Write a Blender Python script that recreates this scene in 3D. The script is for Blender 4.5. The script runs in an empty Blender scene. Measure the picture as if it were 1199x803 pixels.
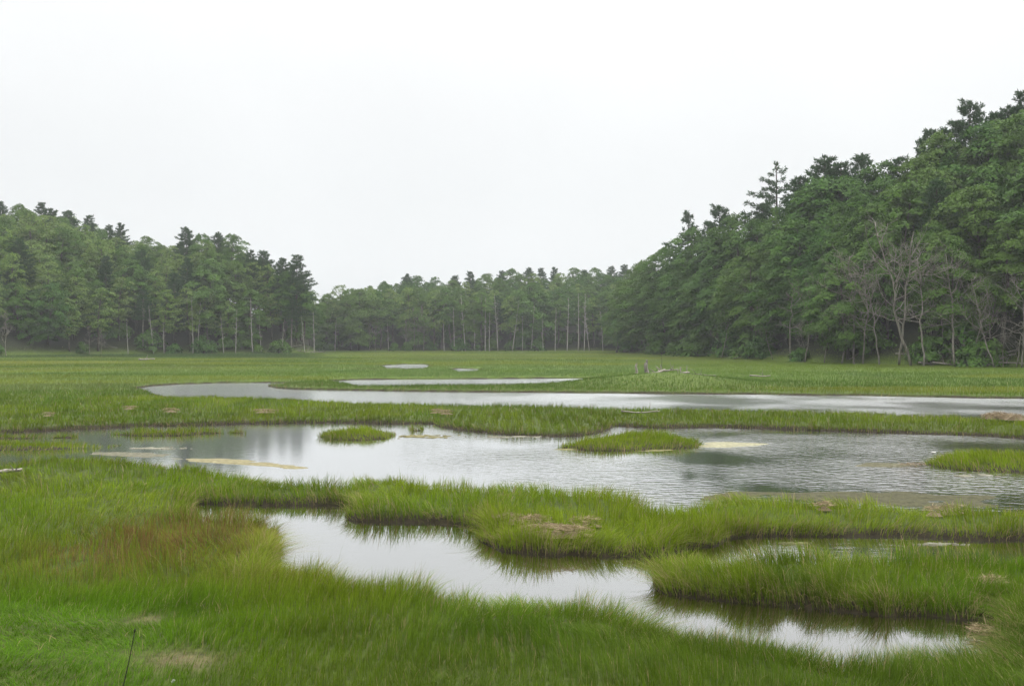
import bpy, math
import numpy as np

C = bpy.context.scene.collection
SC = bpy.context.scene
R = math.radians

# ------------------------------------------------------------------ camera, world, sun, exposure
EYE = 3.0            # metres above the water
FPX, HORIZON, CX = 1066.0, 400.0, 599.5

cam_data = bpy.data.cameras.new('camera')
cam_data.sensor_width = 36.0
cam_data.lens = 36.0 * FPX / 1199.0
cam_data.shift_y = -1.5 / 1199.0
cam_data.clip_start = 0.1
cam_data.clip_end = 4000.0
camera = bpy.data.objects.new('camera', cam_data)
camera.location = (0, 0, EYE)
camera.rotation_euler = (R(90), 0, 0)
C.objects.link(camera)
SC.camera = camera

SUN_EL, SUN_AZ = 56.0, 62.0          # azimuth clockwise from the view direction
world = bpy.data.worlds.new('World')
SC.world = world
world.use_nodes = True
nt = world.node_tree
nt.nodes.clear()
out = nt.nodes.new('ShaderNodeOutputWorld')
bg = nt.nodes.new('ShaderNodeBackground')
sky = nt.nodes.new('ShaderNodeTexSky')
sky.sky_type = 'NISHITA'
sky.sun_disc = False
sky.sun_elevation = R(SUN_EL)
sky.sun_rotation = R(SUN_AZ)
sky.dust_density = 6.0
bg.inputs['Strength'].default_value = 0.1
tc = nt.nodes.new('ShaderNodeTexCoord')
sep = nt.nodes.new('ShaderNodeSeparateXYZ')
nt.links.new(tc.outputs['Generated'], sep.inputs[0])
ramp = nt.nodes.new('ShaderNodeValToRGB')      # overcast: brighter towards the zenith
ramp.color_ramp.interpolation = 'EASE'
e = ramp.color_ramp.elements
e[0].position = 0.0
e[0].color = (0.232, 0.240, 0.244, 1)
e[1].position = 0.62
e[1].color = (1.0, 1.0, 1.0, 1)
m = e.new(0.14); m.color = (0.256, 0.262, 0.264, 1)
m = e.new(0.36); m.color = (0.287, 0.290, 0.290, 1)
m = e.new(0.46); m.color = (0.50, 0.50, 0.50, 1)
nt.links.new(sep.outputs['Z'], ramp.inputs['Fac'])
cl = nt.nodes.new('ShaderNodeTexNoise')        # faint cloud mottling
cl.inputs['Scale'].default_value = 1.6
cl.inputs['Detail'].default_value = 5.0
nt.links.new(tc.outputs['Generated'], cl.inputs['Vector'])
clr = nt.nodes.new('ShaderNodeMapRange')
clr.inputs['From Min'].default_value = 0.3
clr.inputs['From Max'].default_value = 0.7
clr.inputs['To Min'].default_value = 34.0
clr.inputs['To Max'].default_value = 38.6
nt.links.new(cl.outputs['Fac'], clr.inputs['Value'])
scl = nt.nodes.new('ShaderNodeVectorMath'); scl.operation = 'SCALE'
nt.links.new(ramp.outputs['Color'], scl.inputs[0])
nt.links.new(clr.outputs['Result'], scl.inputs['Scale'])
mx = nt.nodes.new('ShaderNodeMix'); mx.data_type = 'RGBA'
mx.inputs['Factor'].default_value = 0.93
nt.links.new(sky.outputs['Color'], mx.inputs['A'])
nt.links.new(scl.outputs['Vector'], mx.inputs['B'])
nt.links.new(mx.outputs['Result'], bg.inputs['Color'])
nt.links.new(bg.outputs[0], out.inputs[0])

sun_data = bpy.data.lights.new('sun', 'SUN')
sun_data.energy = 1.5
sun_data.angle = R(25)
sun_data.color = (1.0, 0.985, 0.955)
sun = bpy.data.objects.new('sun', sun_data)
sun.rotation_euler = (R(90 - SUN_EL), 0, R(180 - SUN_AZ))
sun.rotation_euler = (R(90 - SUN_EL), 0, R(-SUN_AZ) + math.pi)
C.objects.link(sun)

SC.view_settings.view_transform = 'Standard'
SC.view_settings.look = 'None'
SC.view_settings.exposure = 0.0
SC.view_settings.gamma = 1.0
SC.view_settings.use_curve_mapping = False
SC.render.engine = 'CYCLES'
cy = SC.cycles
cy.max_bounces = 4
cy.diffuse_bounces = 2
cy.glossy_bounces = 2
cy.transmission_bounces = 3
cy.volume_bounces = 0
cy.transparent_max_bounces = 4
cy.caustics_reflective = False
cy.caustics_refractive = False
cy.use_denoising = True
cy.use_adaptive_sampling = True
cy.adaptive_threshold = 0.02
SC.render.film_transparent = False

# ------------------------------------------------------------------ helpers
def ground_point(px, py, z=0.0):
    """where the photograph's pixel meets the level z"""
    d = (EYE - z) * FPX / (np.asarray(py, float) - HORIZON)
    return np.stack([(np.asarray(px, float) - CX) / FPX * d, d], -1)

def hash2(ix, iy, seed):
    n = (ix.astype(np.int64) * 374761393 + iy.astype(np.int64) * 668265263 + seed * 974711) & 0x7fffffff
    n = ((n ^ (n >> 13)) * 1274126177) & 0x7fffffff
    n = n ^ (n >> 16)
    return (n & 0xffff) / 65535.0

def vnoise(x, y, seed=0):
    ix = np.floor(x); iy = np.floor(y)
    fx = x - ix; fy = y - iy
    fx = fx * fx * (3 - 2 * fx); fy = fy * fy * (3 - 2 * fy)
    ix = ix.astype(np.int64); iy = iy.astype(np.int64)
    a = hash2(ix, iy, seed); b = hash2(ix + 1, iy, seed)
    c = hash2(ix, iy + 1, seed); d = hash2(ix + 1, iy + 1, seed)
    return (a * (1 - fx) + b * fx) * (1 - fy) + (c * (1 - fx) + d * fx) * fy

def fbm(x, y, seed=0, oct=3):
    s = 0; a = 0.5; t = 0
    for k in range(oct):
        s = s + a * vnoise(x * 2 ** k, y * 2 ** k, seed + k * 17); t += a; a *= 0.5
    return s / t

def sstep(a, b, x):
    t = np.clip((x - a) / (b - a), 0, 1)
    return t * t * (3 - 2 * t)

def poly_sdf(P, poly):
    """signed distance to a closed polygon, negative inside"""
    A = np.asarray(poly, float); B = np.roll(A, -1, 0)
    d2 = np.full(len(P), 1e18); inside = np.zeros(len(P), bool)
    x, y = P[:, 0], P[:, 1]
    for (ax, ay), (bx, by) in zip(A, B):
        ex, ey = bx - ax, by - ay
        t = np.clip(((x - ax) * ex + (y - ay) * ey) / (ex * ex + ey * ey + 1e-12), 0, 1)
        d2 = np.minimum(d2, (x - ax - t * ex) ** 2 + (y - ay - t * ey) ** 2)
        if ay != by:
            c = ((ay > y) != (by > y)) & (x < (bx - ax) * (y - ay) / (by - ay) + ax)
            inside ^= c
    d = np.sqrt(d2)
    return np.where(inside, -d, d)

def rough_poly(pts, rng, amp=0.012):
    """subdivide a traced shore line and break it up, more with distance"""
    A = np.asarray(pts, float); res = []
    for a, b in zip(A, np.roll(A, -1, 0)):
        L = np.linalg.norm(b - a); r = max(6, (a[1] + b[1]) / 2)
        n = int(np.clip(L / (0.035 * r), 1, 14))
        for k in range(n):
            p = a + (b - a) * k / n
            res.append(p + rng.normal(0, amp * r * (1.0 if k else 0.4), 2) * (0.6, 1.0))
    return np.array(res)

def mesh_np(name, V, quads=None, tris=None, attrs=None, smooth=True):
    me = bpy.data.meshes.new(name)
    V = np.asarray(V, np.float32)
    nq = 0 if quads is None else len(quads); ntr = 0 if tris is None else len(tris)
    me.vertices.add(len(V)); me.vertices.foreach_set('co', V.ravel())
    me.loops.add(nq * 4 + ntr * 3); me.polygons.add(nq + ntr)
    idx = []; st = []
    if nq:
        idx.append(np.asarray(quads, np.int32).ravel()); st.append(np.arange(nq, dtype=np.int32) * 4)
    if ntr:
        idx.append(np.asarray(tris, np.int32).ravel()); st.append(nq * 4 + np.arange(ntr, dtype=np.int32) * 3)
    me.loops.foreach_set('vertex_index', np.concatenate(idx))
    me.polygons.foreach_set('loop_start', np.concatenate(st))
    me.polygons.foreach_set('use_smooth', np.full(nq + ntr, smooth))
    me.update(calc_edges=True)
    for k, a in (attrs or {}).items():
        a = np.asarray(a, np.float32)
        if a.ndim == 1:
            at = me.attributes.new(k, 'FLOAT', 'POINT'); at.data.foreach_set('value', a)
        else:
            if a.shape[1] == 3:
                a = np.concatenate([a, np.ones((len(a), 1), np.float32)], 1)
            at = me.attributes.new(k, 'FLOAT_COLOR', 'POINT'); at.data.foreach_set('color', a.ravel())
    return me

def link(name, me, mat=None, parent=None, loc=None):
    o = bpy.data.objects.new(name, me)
    C.objects.link(o)
    if mat is not None and len(me.materials) == 0:
        me.materials.append(mat)
    if parent is not None:
        o.parent = parent
    if loc is not None:
        o.location = loc
    return o

def tag(o, label=None, cat=None, group=None, kind=None):
    if label: o['label'] = label
    if cat: o['category'] = cat
    if group: o['group'] = group
    if kind: o['kind'] = kind
    return o

def empty(name, loc=(0, 0, 0), rz=0.0, sc=1.0):
    o = bpy.data.objects.new(name, None)
    o.empty_display_size = 0.5
    C.objects.link(o)
    o.location = loc
    o.rotation_euler = (0, 0, rz)
    o.scale = (sc, sc, sc)
    return o

class MB:
    """collects tubes, leaves and blades of one part"""
    def __init__(s):
        s.V = []; s.Q = []; s.T = []; s.A = []; s.n = 0
    def add(s, V, Q=None, T=None, a=None):
        V = np.asarray(V, float)
        if Q is not None and len(Q): s.Q.append(np.asarray(Q, np.int64) + s.n)
        if T is not None and len(T): s.T.append(np.asarray(T, np.int64) + s.n)
        s.V.append(V)
        s.A.append(np.zeros(len(V)) if a is None else np.broadcast_to(a, (len(V),)))
        s.n += len(V)
    def tube(s, P, rad, k=6, a=0.0):
        P = np.asarray(P, float); n = len(P)
        rad = np.broadcast_to(np.asarray(rad, float), (n,))
        T = np.gradient(P, axis=0); T /= np.linalg.norm(T, axis=1, keepdims=True) + 1e-9
        ref = np.array([1.0, 0, 0]) if abs(T[:, 0]).mean() < 0.7 else np.array([0, 1.0, 0])
        U = np.cross(T, ref); U /= np.linalg.norm(U, axis=1, keepdims=True) + 1e-9
        W = np.cross(T, U)
        an = np.arange(k) / k * 2 * math.pi
        V = P[:, None] + rad[:, None, None] * (np.cos(an)[None, :, None] * U[:, None] + np.sin(an)[None, :, None] * W[:, None])
        i = np.arange(n - 1)[:, None] * k; j = np.arange(k)[None]; j2 = (j + 1) % k
        Q = np.stack([i + j, i + j2, i + k + j2, i + k + j], -1).reshape(-1, 4)
        V = np.concatenate([V.reshape(-1, 3), P[-1:], P[:1]])
        jj = np.arange(k)
        T2 = np.concatenate([np.stack([(n - 1) * k + jj, (n - 1) * k + (jj + 1) % k, np.full(k, n * k)], -1),
                             np.stack([(jj + 1) % k, jj, np.full(k, n * k + 1)], -1)])
        s.add(V, Q, T2, a)
    def leaves(s, P, N, la, lb, rng, a):
        P = np.asarray(P, float); n = len(P)
        N = N / (np.linalg.norm(N, axis=1, keepdims=True) + 1e-9)
        r = rng.normal(size=(n, 3)); t = np.cross(N, r); t /= np.linalg.norm(t, axis=1, keepdims=True) + 1e-9
        b = np.cross(N, t)
        la = np.broadcast_to(la, (n,))[:, None]; lb = np.broadcast_to(lb, (n,))[:, None]
        V = np.stack([P - t * la, P + b * lb - t * la * 0.1, P + t * la, P - b * lb + t * la * 0.15], 1).reshape(-1, 3)
        s.add(V, np.arange(n * 4).reshape(-1, 4), None, np.repeat(np.broadcast_to(a, (n,)), 4))
    def needles(s, P, D, ln, wd, rng, a):
        """narrow blades from P along D"""
        n = len(P); D = D / (np.linalg.norm(D, axis=1, keepdims=True) + 1e-9)
        b = np.cross(D, rng.normal(size=(n, 3))); b /= np.linalg.norm(b, axis=1, keepdims=True) + 1e-9
        ln = np.broadcast_to(ln, (n,))[:, None]; wd = np.broadcast_to(wd, (n,))[:, None]
        V = np.stack([P, P + D * ln * 0.55 + b * wd, P + D * ln, P + D * ln * 0.5 - b * wd], 1).reshape(-1, 3)
        s.add(V, np.arange(n * 4).reshape(-1, 4), None, np.repeat(np.broadcast_to(a, (n,)), 4))
    def mesh(s, name, smooth=True):
        return mesh_np(name, np.concatenate(s.V), np.concatenate(s.Q) if s.Q else None,
                       np.concatenate(s.T) if s.T else None, {'v': np.concatenate(s.A)}, smooth)

# ------------------------------------------------------------------ materials
def nodes(name):
    m = bpy.data.materials.new(name); m.use_nodes = True
    n = m.node_tree.nodes; n.clear()
    o = n.new('ShaderNodeOutputMaterial')
    return m, n, m.node_tree.links, o

def mixcol(n, l, fac, a, b, blend='MIX'):
    x = n.new('ShaderNodeMix'); x.data_type = 'RGBA'; x.blend_type = blend
    for sock, v in (('Factor', fac), ('A', a), ('B', b)):
        if hasattr(v, 'is_linked') or isinstance(v, bpy.types.NodeSocket): l.new(v, x.inputs[sock])
        elif sock == 'Factor': x.inputs[sock].default_value = v
        else: x.inputs[sock].default_value = (*v, 1)
    return x.outputs['Result']

def leaf_material(name, a, b, c, transl=0.2, bright=1.0):
    """a..b by leaf, drifting towards c from tree to tree"""
    m, n, l, o = nodes(name)
    at = n.new('ShaderNodeAttribute'); at.attribute_name = 'v'
    oi = n.new('ShaderNodeObjectInfo')
    c1 = mixcol(n, l, at.outputs['Fac'], a, b)
    mr = n.new('ShaderNodeMapRange'); mr.inputs['To Max'].default_value = 0.85
    l.new(oi.outputs['Random'], mr.inputs['Value'])
    c2 = mixcol(n, l, mr.outputs['Result'], c1, mixcol(n, l, at.outputs['Fac'], tuple(v * 0.75 for v in c), tuple(v * 1.2 for v in c)))
    pb = n.new('ShaderNodeBsdfPrincipled'); pb.inputs['Roughness'].default_value = 0.6
    pb.inputs['Specular IOR Level'].default_value = 0.1
    tr = n.new('ShaderNodeBsdfTranslucent')
    l.new(c2, pb.inputs['Base Color']); l.new(c2, tr.inputs['Color'])
    mx = n.new('ShaderNodeMixShader'); mx.inputs[0].default_value = transl
    l.new(pb.outputs[0], mx.inputs[1]); l.new(tr.outputs[0], mx.inputs[2]); l.new(mx.outputs[0], o.inputs[0])
    return m

def rough_material(name, a, b, scale=6.0, rough=0.85, stretch=(1, 1, 1), bump=0.0, fine=None):
    m, n, l, o = nodes(name)
    g = n.new('ShaderNodeTexCoord')
    mp = n.new('ShaderNodeMapping'); mp.inputs['Scale'].default_value = stretch
    l.new(g.outputs['Object'], mp.inputs[0])
    nz = n.new('ShaderNodeTexNoise'); nz.inputs['Scale'].default_value = scale
    nz.inputs['Detail'].default_value = 6.0
    l.new(mp.outputs[0], nz.inputs['Vector'])
    mr = n.new('ShaderNodeMapRange'); mr.inputs['From Min'].default_value = 0.32; mr.inputs['From Max'].default_value = 0.68
    l.new(nz.outputs['Fac'], mr.inputs['Value'])
    col = mixcol(n, l, mr.outputs['Result'], a, b)
    pb = n.new('ShaderNodeBsdfPrincipled'); pb.inputs['Roughness'].default_value = rough
    pb.inputs['Specular IOR Level'].default_value = 0.2
    l.new(col, pb.inputs['Base Color'])
    if bump:
        bp = n.new('ShaderNodeBump'); bp.inputs['Strength'].default_value = bump; bp.inputs['Distance'].default_value = 0.05
        l.new(nz.outputs['Fac'], bp.inputs['Height']); l.new(bp.outputs[0], pb.inputs['Normal'])
    l.new(pb.outputs[0], o.inputs[0])
    return m

def attr_material(name, transl=0.3, rough=0.55, spec=0.25, soft=0.0):
    m, n, l, o = nodes(name)
    at = n.new('ShaderNodeAttribute'); at.attribute_name = 'col'
    pb = n.new('ShaderNodeBsdfPrincipled'); pb.inputs['Roughness'].default_value = rough
    pb.inputs['Specular IOR Level'].default_value = spec
    l.new(at.outputs['Color'], pb.inputs['Base Color'])
    if soft:
        ge = n.new('ShaderNodeNewGeometry'); mxn = n.new('ShaderNodeMix'); mxn.data_type = 'VECTOR'
        mxn.inputs['Factor'].default_value = soft; mxn.inputs[5].default_value = (0, 0, 1)
        l.new(ge.outputs['Normal'], mxn.inputs[4])
        nn_ = n.new('ShaderNodeVectorMath'); nn_.operation = 'NORMALIZE'; l.new(mxn.outputs[1], nn_.inputs[0])
        l.new(nn_.outputs[0], pb.inputs['Normal'])
    if transl:
        tr = n.new('ShaderNodeBsdfTranslucent'); l.new(at.outputs['Color'], tr.inputs['Color'])
        mx = n.new('ShaderNodeMixShader'); mx.inputs[0].default_value = transl
        l.new(pb.outputs[0], mx.inputs[1]); l.new(tr.outputs[0], mx.inputs[2]); l.new(mx.outputs[0], o.inputs[0])
    else:
        l.new(pb.outputs[0], o.inputs[0])
    return m

M_GRASS = attr_material('grass_blades', 0.32, 0.65, 0.06)
M_MEADOW = attr_material('meadow_blades', 0.22, 0.7, 0.04, 0.85)
M_GROUND, n, l, o = nodes('ground_soil')
at = n.new('ShaderNodeAttribute'); at.attribute_name = 'col'
g = n.new('ShaderNodeNewGeometry')
nz = n.new('ShaderNodeTexNoise'); nz.inputs['Scale'].default_value = 9.0; nz.inputs['Detail'].default_value = 8.0
nz.inputs['Roughness'].default_value = 0.7
l.new(g.outputs['Position'], nz.inputs['Vector'])
mr = n.new('ShaderNodeMapRange'); mr.inputs['From Min'].default_value = 0.3; mr.inputs['From Max'].default_value = 0.7
mr.inputs['To Min'].default_value = 0.45; mr.inputs['To Max'].default_value = 1.5
l.new(nz.outputs['Fac'], mr.inputs['Value'])
vs = n.new('ShaderNodeVectorMath'); vs.operation = 'SCALE'
l.new(at.outputs['Color'], vs.inputs[0]); l.new(mr.outputs['Result'], vs.inputs['Scale'])
pb = n.new('ShaderNodeBsdfPrincipled'); pb.inputs['Roughness'].default_value = 0.9; pb.inputs['Specular IOR Level'].default_value = 0.15
bp = n.new('ShaderNodeBump'); bp.inputs['Strength'].default_value = 0.6; bp.inputs['Distance'].default_value = 0.04
l.new(nz.outputs['Fac'], bp.inputs['Height']); l.new(bp.outputs[0], pb.inputs['Normal'])
l.new(vs.outputs[0], pb.inputs['Base Color']); l.new(pb.outputs[0], o.inputs[0])

M_WATER, n, l, o = nodes('pond_water')
g = n.new('ShaderNodeNewGeometry')
sp = n.new('ShaderNodeSeparateXYZ'); l.new(g.outputs['Position'], sp.inputs[0])
mp = n.new('ShaderNodeMapping'); mp.inputs['Scale'].default_value = (1.0, 1.7, 1.0)
l.new(g.outputs['Position'], mp.inputs[0])
n1 = n.new('ShaderNodeTexNoise'); n1.inputs['Scale'].default_value = 3.2; n1.inputs['Detail'].default_value = 3.0
l.new(mp.outputs[0], n1.inputs['Vector'])
n2 = n.new('ShaderNodeTexNoise'); n2.inputs['Scale'].default_value = 0.16; n2.inputs['Detail'].default_value = 2.0   # wind patches
l.new(g.outputs['Position'], n2.inputs['Vector'])
# breeze reaches the open water towards the right and far out, the near pond stays calm
ma = n.new('ShaderNodeMapRange'); ma.inputs['From Min'].default_value = -4.0; ma.inputs['From Max'].default_value = 7.0
l.new(sp.outputs['X'], ma.inputs['Value'])
mb_ = n.new('ShaderNodeMapRange'); mb_.inputs['From Min'].default_value = 13.0; mb_.inputs['From Max'].default_value = 19.0
l.new(sp.outputs['Y'], mb_.inputs['Value'])
mm = n.new('ShaderNodeMath'); mm.operation = 'MULTIPLY'; l.new(ma.outputs[0], mm.inputs[0]); l.new(mb_.outputs[0], mm.inputs[1])
mw = n.new('ShaderNodeMapRange'); mw.inputs['From Min'].default_value = 0.38; mw.inputs['From Max'].default_value = 0.6
l.new(n2.outputs['Fac'], mw.inputs['Value'])
m2 = n.new('ShaderNodeMath'); m2.operation = 'MULTIPLY'; l.new(mm.outputs[0], m2.inputs[0]); l.new(mw.outputs[0], m2.inputs[1])
m3 = n.new('ShaderNodeMath'); m3.operation = 'MULTIPLY_ADD'; l.new(m2.outputs[0], m3.inputs[0])
m3.inputs[1].default_value = 1.7; m3.inputs[2].default_value = 0.035
bp = n.new('ShaderNodeBump'); bp.inputs['Distance'].default_value = 0.03
l.new(m3.outputs[0], bp.inputs['Strength']); l.new(n1.outputs['Fac'], bp.inputs['Height'])
pb = n.new('ShaderNodeBsdfPrincipled')
pb.inputs['Base Color'].default_value = (0.017, 0.015, 0.006, 1)
rr_ = n.new('ShaderNodeMapRange'); rr_.inputs['From Min'].default_value = 14.0; rr_.inputs['From Max'].default_value = 44.0
rr_.inputs['To Min'].default_value = 0.04; rr_.inputs['To Max'].default_value = 0.17    # open water is ruffled by the breeze
l.new(sp.outputs['Y'], rr_.inputs['Value'])
ra_ = n.new('ShaderNodeMath'); ra_.operation = 'MULTIPLY_ADD'; ra_.inputs[1].default_value = 0.07
l.new(m2.outputs[0], ra_.inputs[0]); l.new(rr_.outputs[0], ra_.inputs[2]); l.new(ra_.outputs[0], pb.inputs['Roughness'])
pb.inputs['IOR'].default_value = 1.33
l.new(bp.outputs[0], pb.inputs['Normal'])
gl = n.new('ShaderNodeBsdfGlossy'); gl.inputs['Color'].default_value = (0.98, 0.99, 1.0, 1)
l.new(ra_.outputs[0], gl.inputs['Roughness']); l.new(bp.outputs[0], gl.inputs['Normal'])
fr = n.new('ShaderNodeFresnel'); fr.inputs['IOR'].default_value = 1.33; l.new(bp.outputs[0], fr.inputs['Normal'])
pw = n.new('ShaderNodeMath'); pw.operation = 'POWER'; pw.inputs[1].default_value = 0.42; l.new(fr.outputs[0], pw.inputs[0])
ws_ = n.new('ShaderNodeMixShader'); l.new(pw.outputs[0], ws_.inputs[0]); l.new(pb.outputs[0], ws_.inputs[1]); l.new(gl.outputs[0], ws_.inputs[2])
l.new(ws_.outputs[0], o.inputs[0])

M_BROAD = leaf_material('broadleaf_foliage', (0.020, 0.064, 0.008), (0.066, 0.145, 0.020), (0.080, 0.140, 0.020))
M_LIGHT = leaf_material('pale_foliage', (0.070, 0.135, 0.022), (0.170, 0.255, 0.052), (0.130, 0.190, 0.050), 0.35)
M_PINE = leaf_material('pine_needles', (0.016, 0.046, 0.013), (0.042, 0.094, 0.025), (0.032, 0.074, 0.023), 0.15)
M_BARK = rough_material('bark', (0.035, 0.029, 0.022), (0.10, 0.088, 0.072), 3.0, 0.9, (3, 3, 0.5))
M_DEAD = rough_material('weathered_dead_wood', (0.075, 0.068, 0.057), (0.22, 0.20, 0.172), 3.0, 0.9, (3, 3, 0.5))
M_DRIFT = rough_material('bleached_driftwood', (0.13, 0.115, 0.095), (0.34, 0.31, 0.265), 9.0, 0.85, (1, 4, 4), 0.4)
M_STRAW = leaf_material('dry_straw', (0.15, 0.115, 0.065), (0.40, 0.31, 0.19), (0.28, 0.22, 0.14), 0.15)

# ------------------------------------------------------------------ water outlines (traced on the water level, near shores behind their grass)
rs = np.random.default_rng(11)
GT = 0.32      # height of grass tops over the water, where grass hides a near shore
def shore(far, near, gt=GT):
    a = [tuple(ground_point(x, y, 0)) for x, y in far]
    b = [tuple(ground_point(x, y, gt)) for x, y in near]
    return a + b

pond_near = shore(
    [(224, 589), (300, 591), (360, 591), (412, 590), (418, 596), (404, 604), (412, 610), (457, 611), (510, 612), (552, 613), (572, 619),
     (568, 632), (588, 643), (625, 648), (652, 650), (669, 648), (705, 651), (740, 652), (775, 650), (806, 642), (852, 629), (905, 627), (953, 627), (1020, 628), (1082, 629),
     (1140, 631), (1199, 632), (1260, 634)],
    [(1260, 644), (1199, 643), (1130, 642), (1080, 641), (1000, 640), (930, 638), (878, 639), (845, 645)]) + \
    [tuple(ground_point(x, y, 0)) for x, y in [(795, 668), (768, 679), (764, 688), (783, 696), (820, 700), (852, 703), (900, 707), (944, 711), (1000, 716), (1036, 719),
     (1085, 721), (1128, 723), (1166, 722)]] + \
    [tuple(ground_point(x, y, 0.33)) for x, y in [(1172, 730), (1146, 748), (1110, 751), (1082, 756), (1018, 758), (975, 752), (944, 747), (905, 738), (875, 732), (840, 731), (806, 727), (785, 716), (760, 708),
     (712, 695), (669, 690), (600, 690), (555, 690), (519, 687), (501, 679), (450, 675), (400, 667), (372, 663), (346, 656), (330, 645), (322, 637)]] + \
    [tuple(ground_point(x, y, 0.0)) for x, y in [(320, 634), (324, 626)]] + \
    [tuple(ground_point(x, y, 0.25)) for x, y in [(318, 612), (300, 604), (262, 599), (228, 597)]]
pond_mid = shore(
    [(-60, 508), (0, 507), (67, 504), (123, 502), (170, 499), (230, 498), (323, 496), (360, 495), (398, 495), (450, 496), (507, 496), (530, 503), (560, 506), (593, 509), (620, 510), (643, 511),
     (680, 510), (707, 506), (719, 499), (760, 501), (830, 501), (898, 502), (960, 504), (1036, 507), (1100, 509), (1151, 511), (1199, 514), (1270, 518)],
    [(1270, 590), (1199, 586), (1140, 585), (1082, 584), (1036, 581), (995, 577), (944, 580), (905, 576), (870, 573), (829, 577), (806, 584), (797, 586), (756, 586), (739, 574), (702, 567), (660, 564), (618, 562),
     (581, 560), (568, 564), (530, 560), (501, 558), (474, 554), (440, 552), (423, 553), (417, 559), (398, 560), (365, 559), (332, 557), (300, 552), (282, 549), (249, 545), (232, 538),
     (174, 534), (100, 530), (66, 527), (30, 533), (0, 539), (-60, 545)])
river = shore(
    [(158, 455), (180, 452), (209, 450), (260, 448.5), (314, 448), (352, 449), (330, 451), (312, 452), (322, 454.5), (345, 456), (400, 457), (493, 458.5), (600, 459.5), (760, 461), (898, 462), (1050, 464.5), (1199, 467), (1330, 470)],
    [(1330, 490), (1199, 485), (1140, 483), (1082, 481.5), (1040, 479), (990, 477.5), (900, 476), (760, 474), (660, 471.5), (560, 470), (480, 468), (400, 466.5), (330, 463), (261, 460.5), (194, 460)])
creek = shore([(388, 446), (420, 444.8), (480, 444.2), (560, 443.8), (640, 443.2), (698, 443.2)], [(672, 444.6), (640, 446), (560, 446.6), (480, 447.4), (420, 448)])
pool_a = shore([(446, 428.6), (455, 427.6), (466, 427.3), (473, 426.4), (484, 426.8), (492, 426.5), (503, 428.4)], [(494, 430.2), (486, 429.6), (476, 430.8), (464, 429.8), (454, 430.2)], 0.25)
pool_b = shore([(528, 432.4), (538, 431.6), (548, 432.0), (562, 432.2)], [(552, 433.4), (540, 433.6)], 0.25)
WATERS = [rough_poly(pond_near, rs, 0.010), rough_poly(pond_mid, rs, 0.007), rough_poly(river, rs, 0.003),
          rough_poly(creek, rs, 0.002), rough_poly(pool_a, rs, 0.003), rough_poly(pool_b, rs, 0.003)]

# islets standing in the middle pond (front waterline y, grass tops behind)
def islet_poly(front, back, gt=0.14):
    return rough_poly(shore(front, back, gt), rs, 0.005)
# (the strip at left stays joined to nothing: a thin grassy bar)
ISLETS = [
    ('small round grass islet in the pond, nearest the far bank at left of centre', [(374, 512), (390, 515), (420, 516), (452, 514), (464, 509)], [(462, 504), (430, 500), (395, 501), (376, 505)]),
    ('low grass islet beside the yellow algae mat in mid pond', [(652, 524), (680, 527), (730, 528), (780, 527), (812, 525), (822, 521)], [(815, 512), (790, 508), (755, 504), (725, 506), (700, 510), (670, 516)]),
    ('grass islet at right edge of the pond with pale stone at its tip', [(1080, 543), (1100, 548), (1133, 551), (1199, 553), (1250, 554)], [(1260, 533), (1199, 530), (1150, 528), (1110, 530), (1088, 535)]),
    ('long thin sliver of grass lying along far left bank of pond', [(128, 509), (165, 511), (210, 510), (250, 508), (280, 506)], [(286, 502.5), (250, 501.5), (205, 502), (150, 503)]),
    ('muddy weed shoal with thin short grass in the left arm of the pond', [(-70, 530), (0, 529), (60, 528), (110, 525), (140, 521)], [(132, 518), (70, 517), (0, 515), (-70, 515)]),
    ('narrow grass strip at the left border, in front of far bank', [(-60, 514), (0, 514), (50, 513), (92, 511)], [(88, 508), (50, 507.5), (0, 507), (-60, 507)]),
    ('tiny tuft of grass standing alone between islet and far bank', [(480, 502), (488, 504), (497, 502)], [(496, 499.5), (483, 499.5)]),
]
ISLET_POLYS = [islet_poly(f, b) for _, f, b in ISLETS]

# ------------------------------------------------------------------ woods (outlines on the ground) and hills
def edge(pts):
    return [((px - CX) / FPX * d, d) for px, d in pts]
RIGHT_EDGE = [(722, 232), (745, 214), (770, 198), (850, 158), (950, 124), (1080, 108), (1199, 100), (1350, 90), (1600, 80)]
LEFT_EDGE = [(-300, 150), (-100, 168), (0, 178), (100, 194), (200, 206), (300, 213), (368, 218)]
FAR_EDGE = [(300, 266), (375, 268), (500, 270), (620, 271), (720, 270), (780, 268)]
WOOD_R = edge(RIGHT_EDGE) + [(420, 60), (420, 500), (60, 500), (32, 260)]
WOOD_L = edge(LEFT_EDGE) + [(-50, 236), (-75, 320), (-420, 420), (-420, 110)]
WOOD_F = [(-90, 262)] + edge(FAR_EDGE)[1:] + [(80, 275), (300, 640), (-300, 640), (-260, 330)]

def hill_height(P):
    sr = np.maximum(0, -poly_sdf(P, WOOD_R)); sl = np.maximum(0, -poly_sdf(P, WOOD_L)); sf = np.maximum(0, -poly_sdf(P, WOOD_F))
    kr = np.interp(P[:, 1], [70, 105, 150, 200, 240], [1.0, 1.0, 0.72, 0.45, 0.4])
    hr = 36 * kr * (1 - np.exp(-sr / 42)); hl = 27 * (1 - np.exp(-sl / 36)); hf = 15 * (1 - np.exp(-sf / 38))
    return np.maximum(np.maximum(hr, hl), hf), np.maximum(np.maximum(sr, sl), sf)

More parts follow.
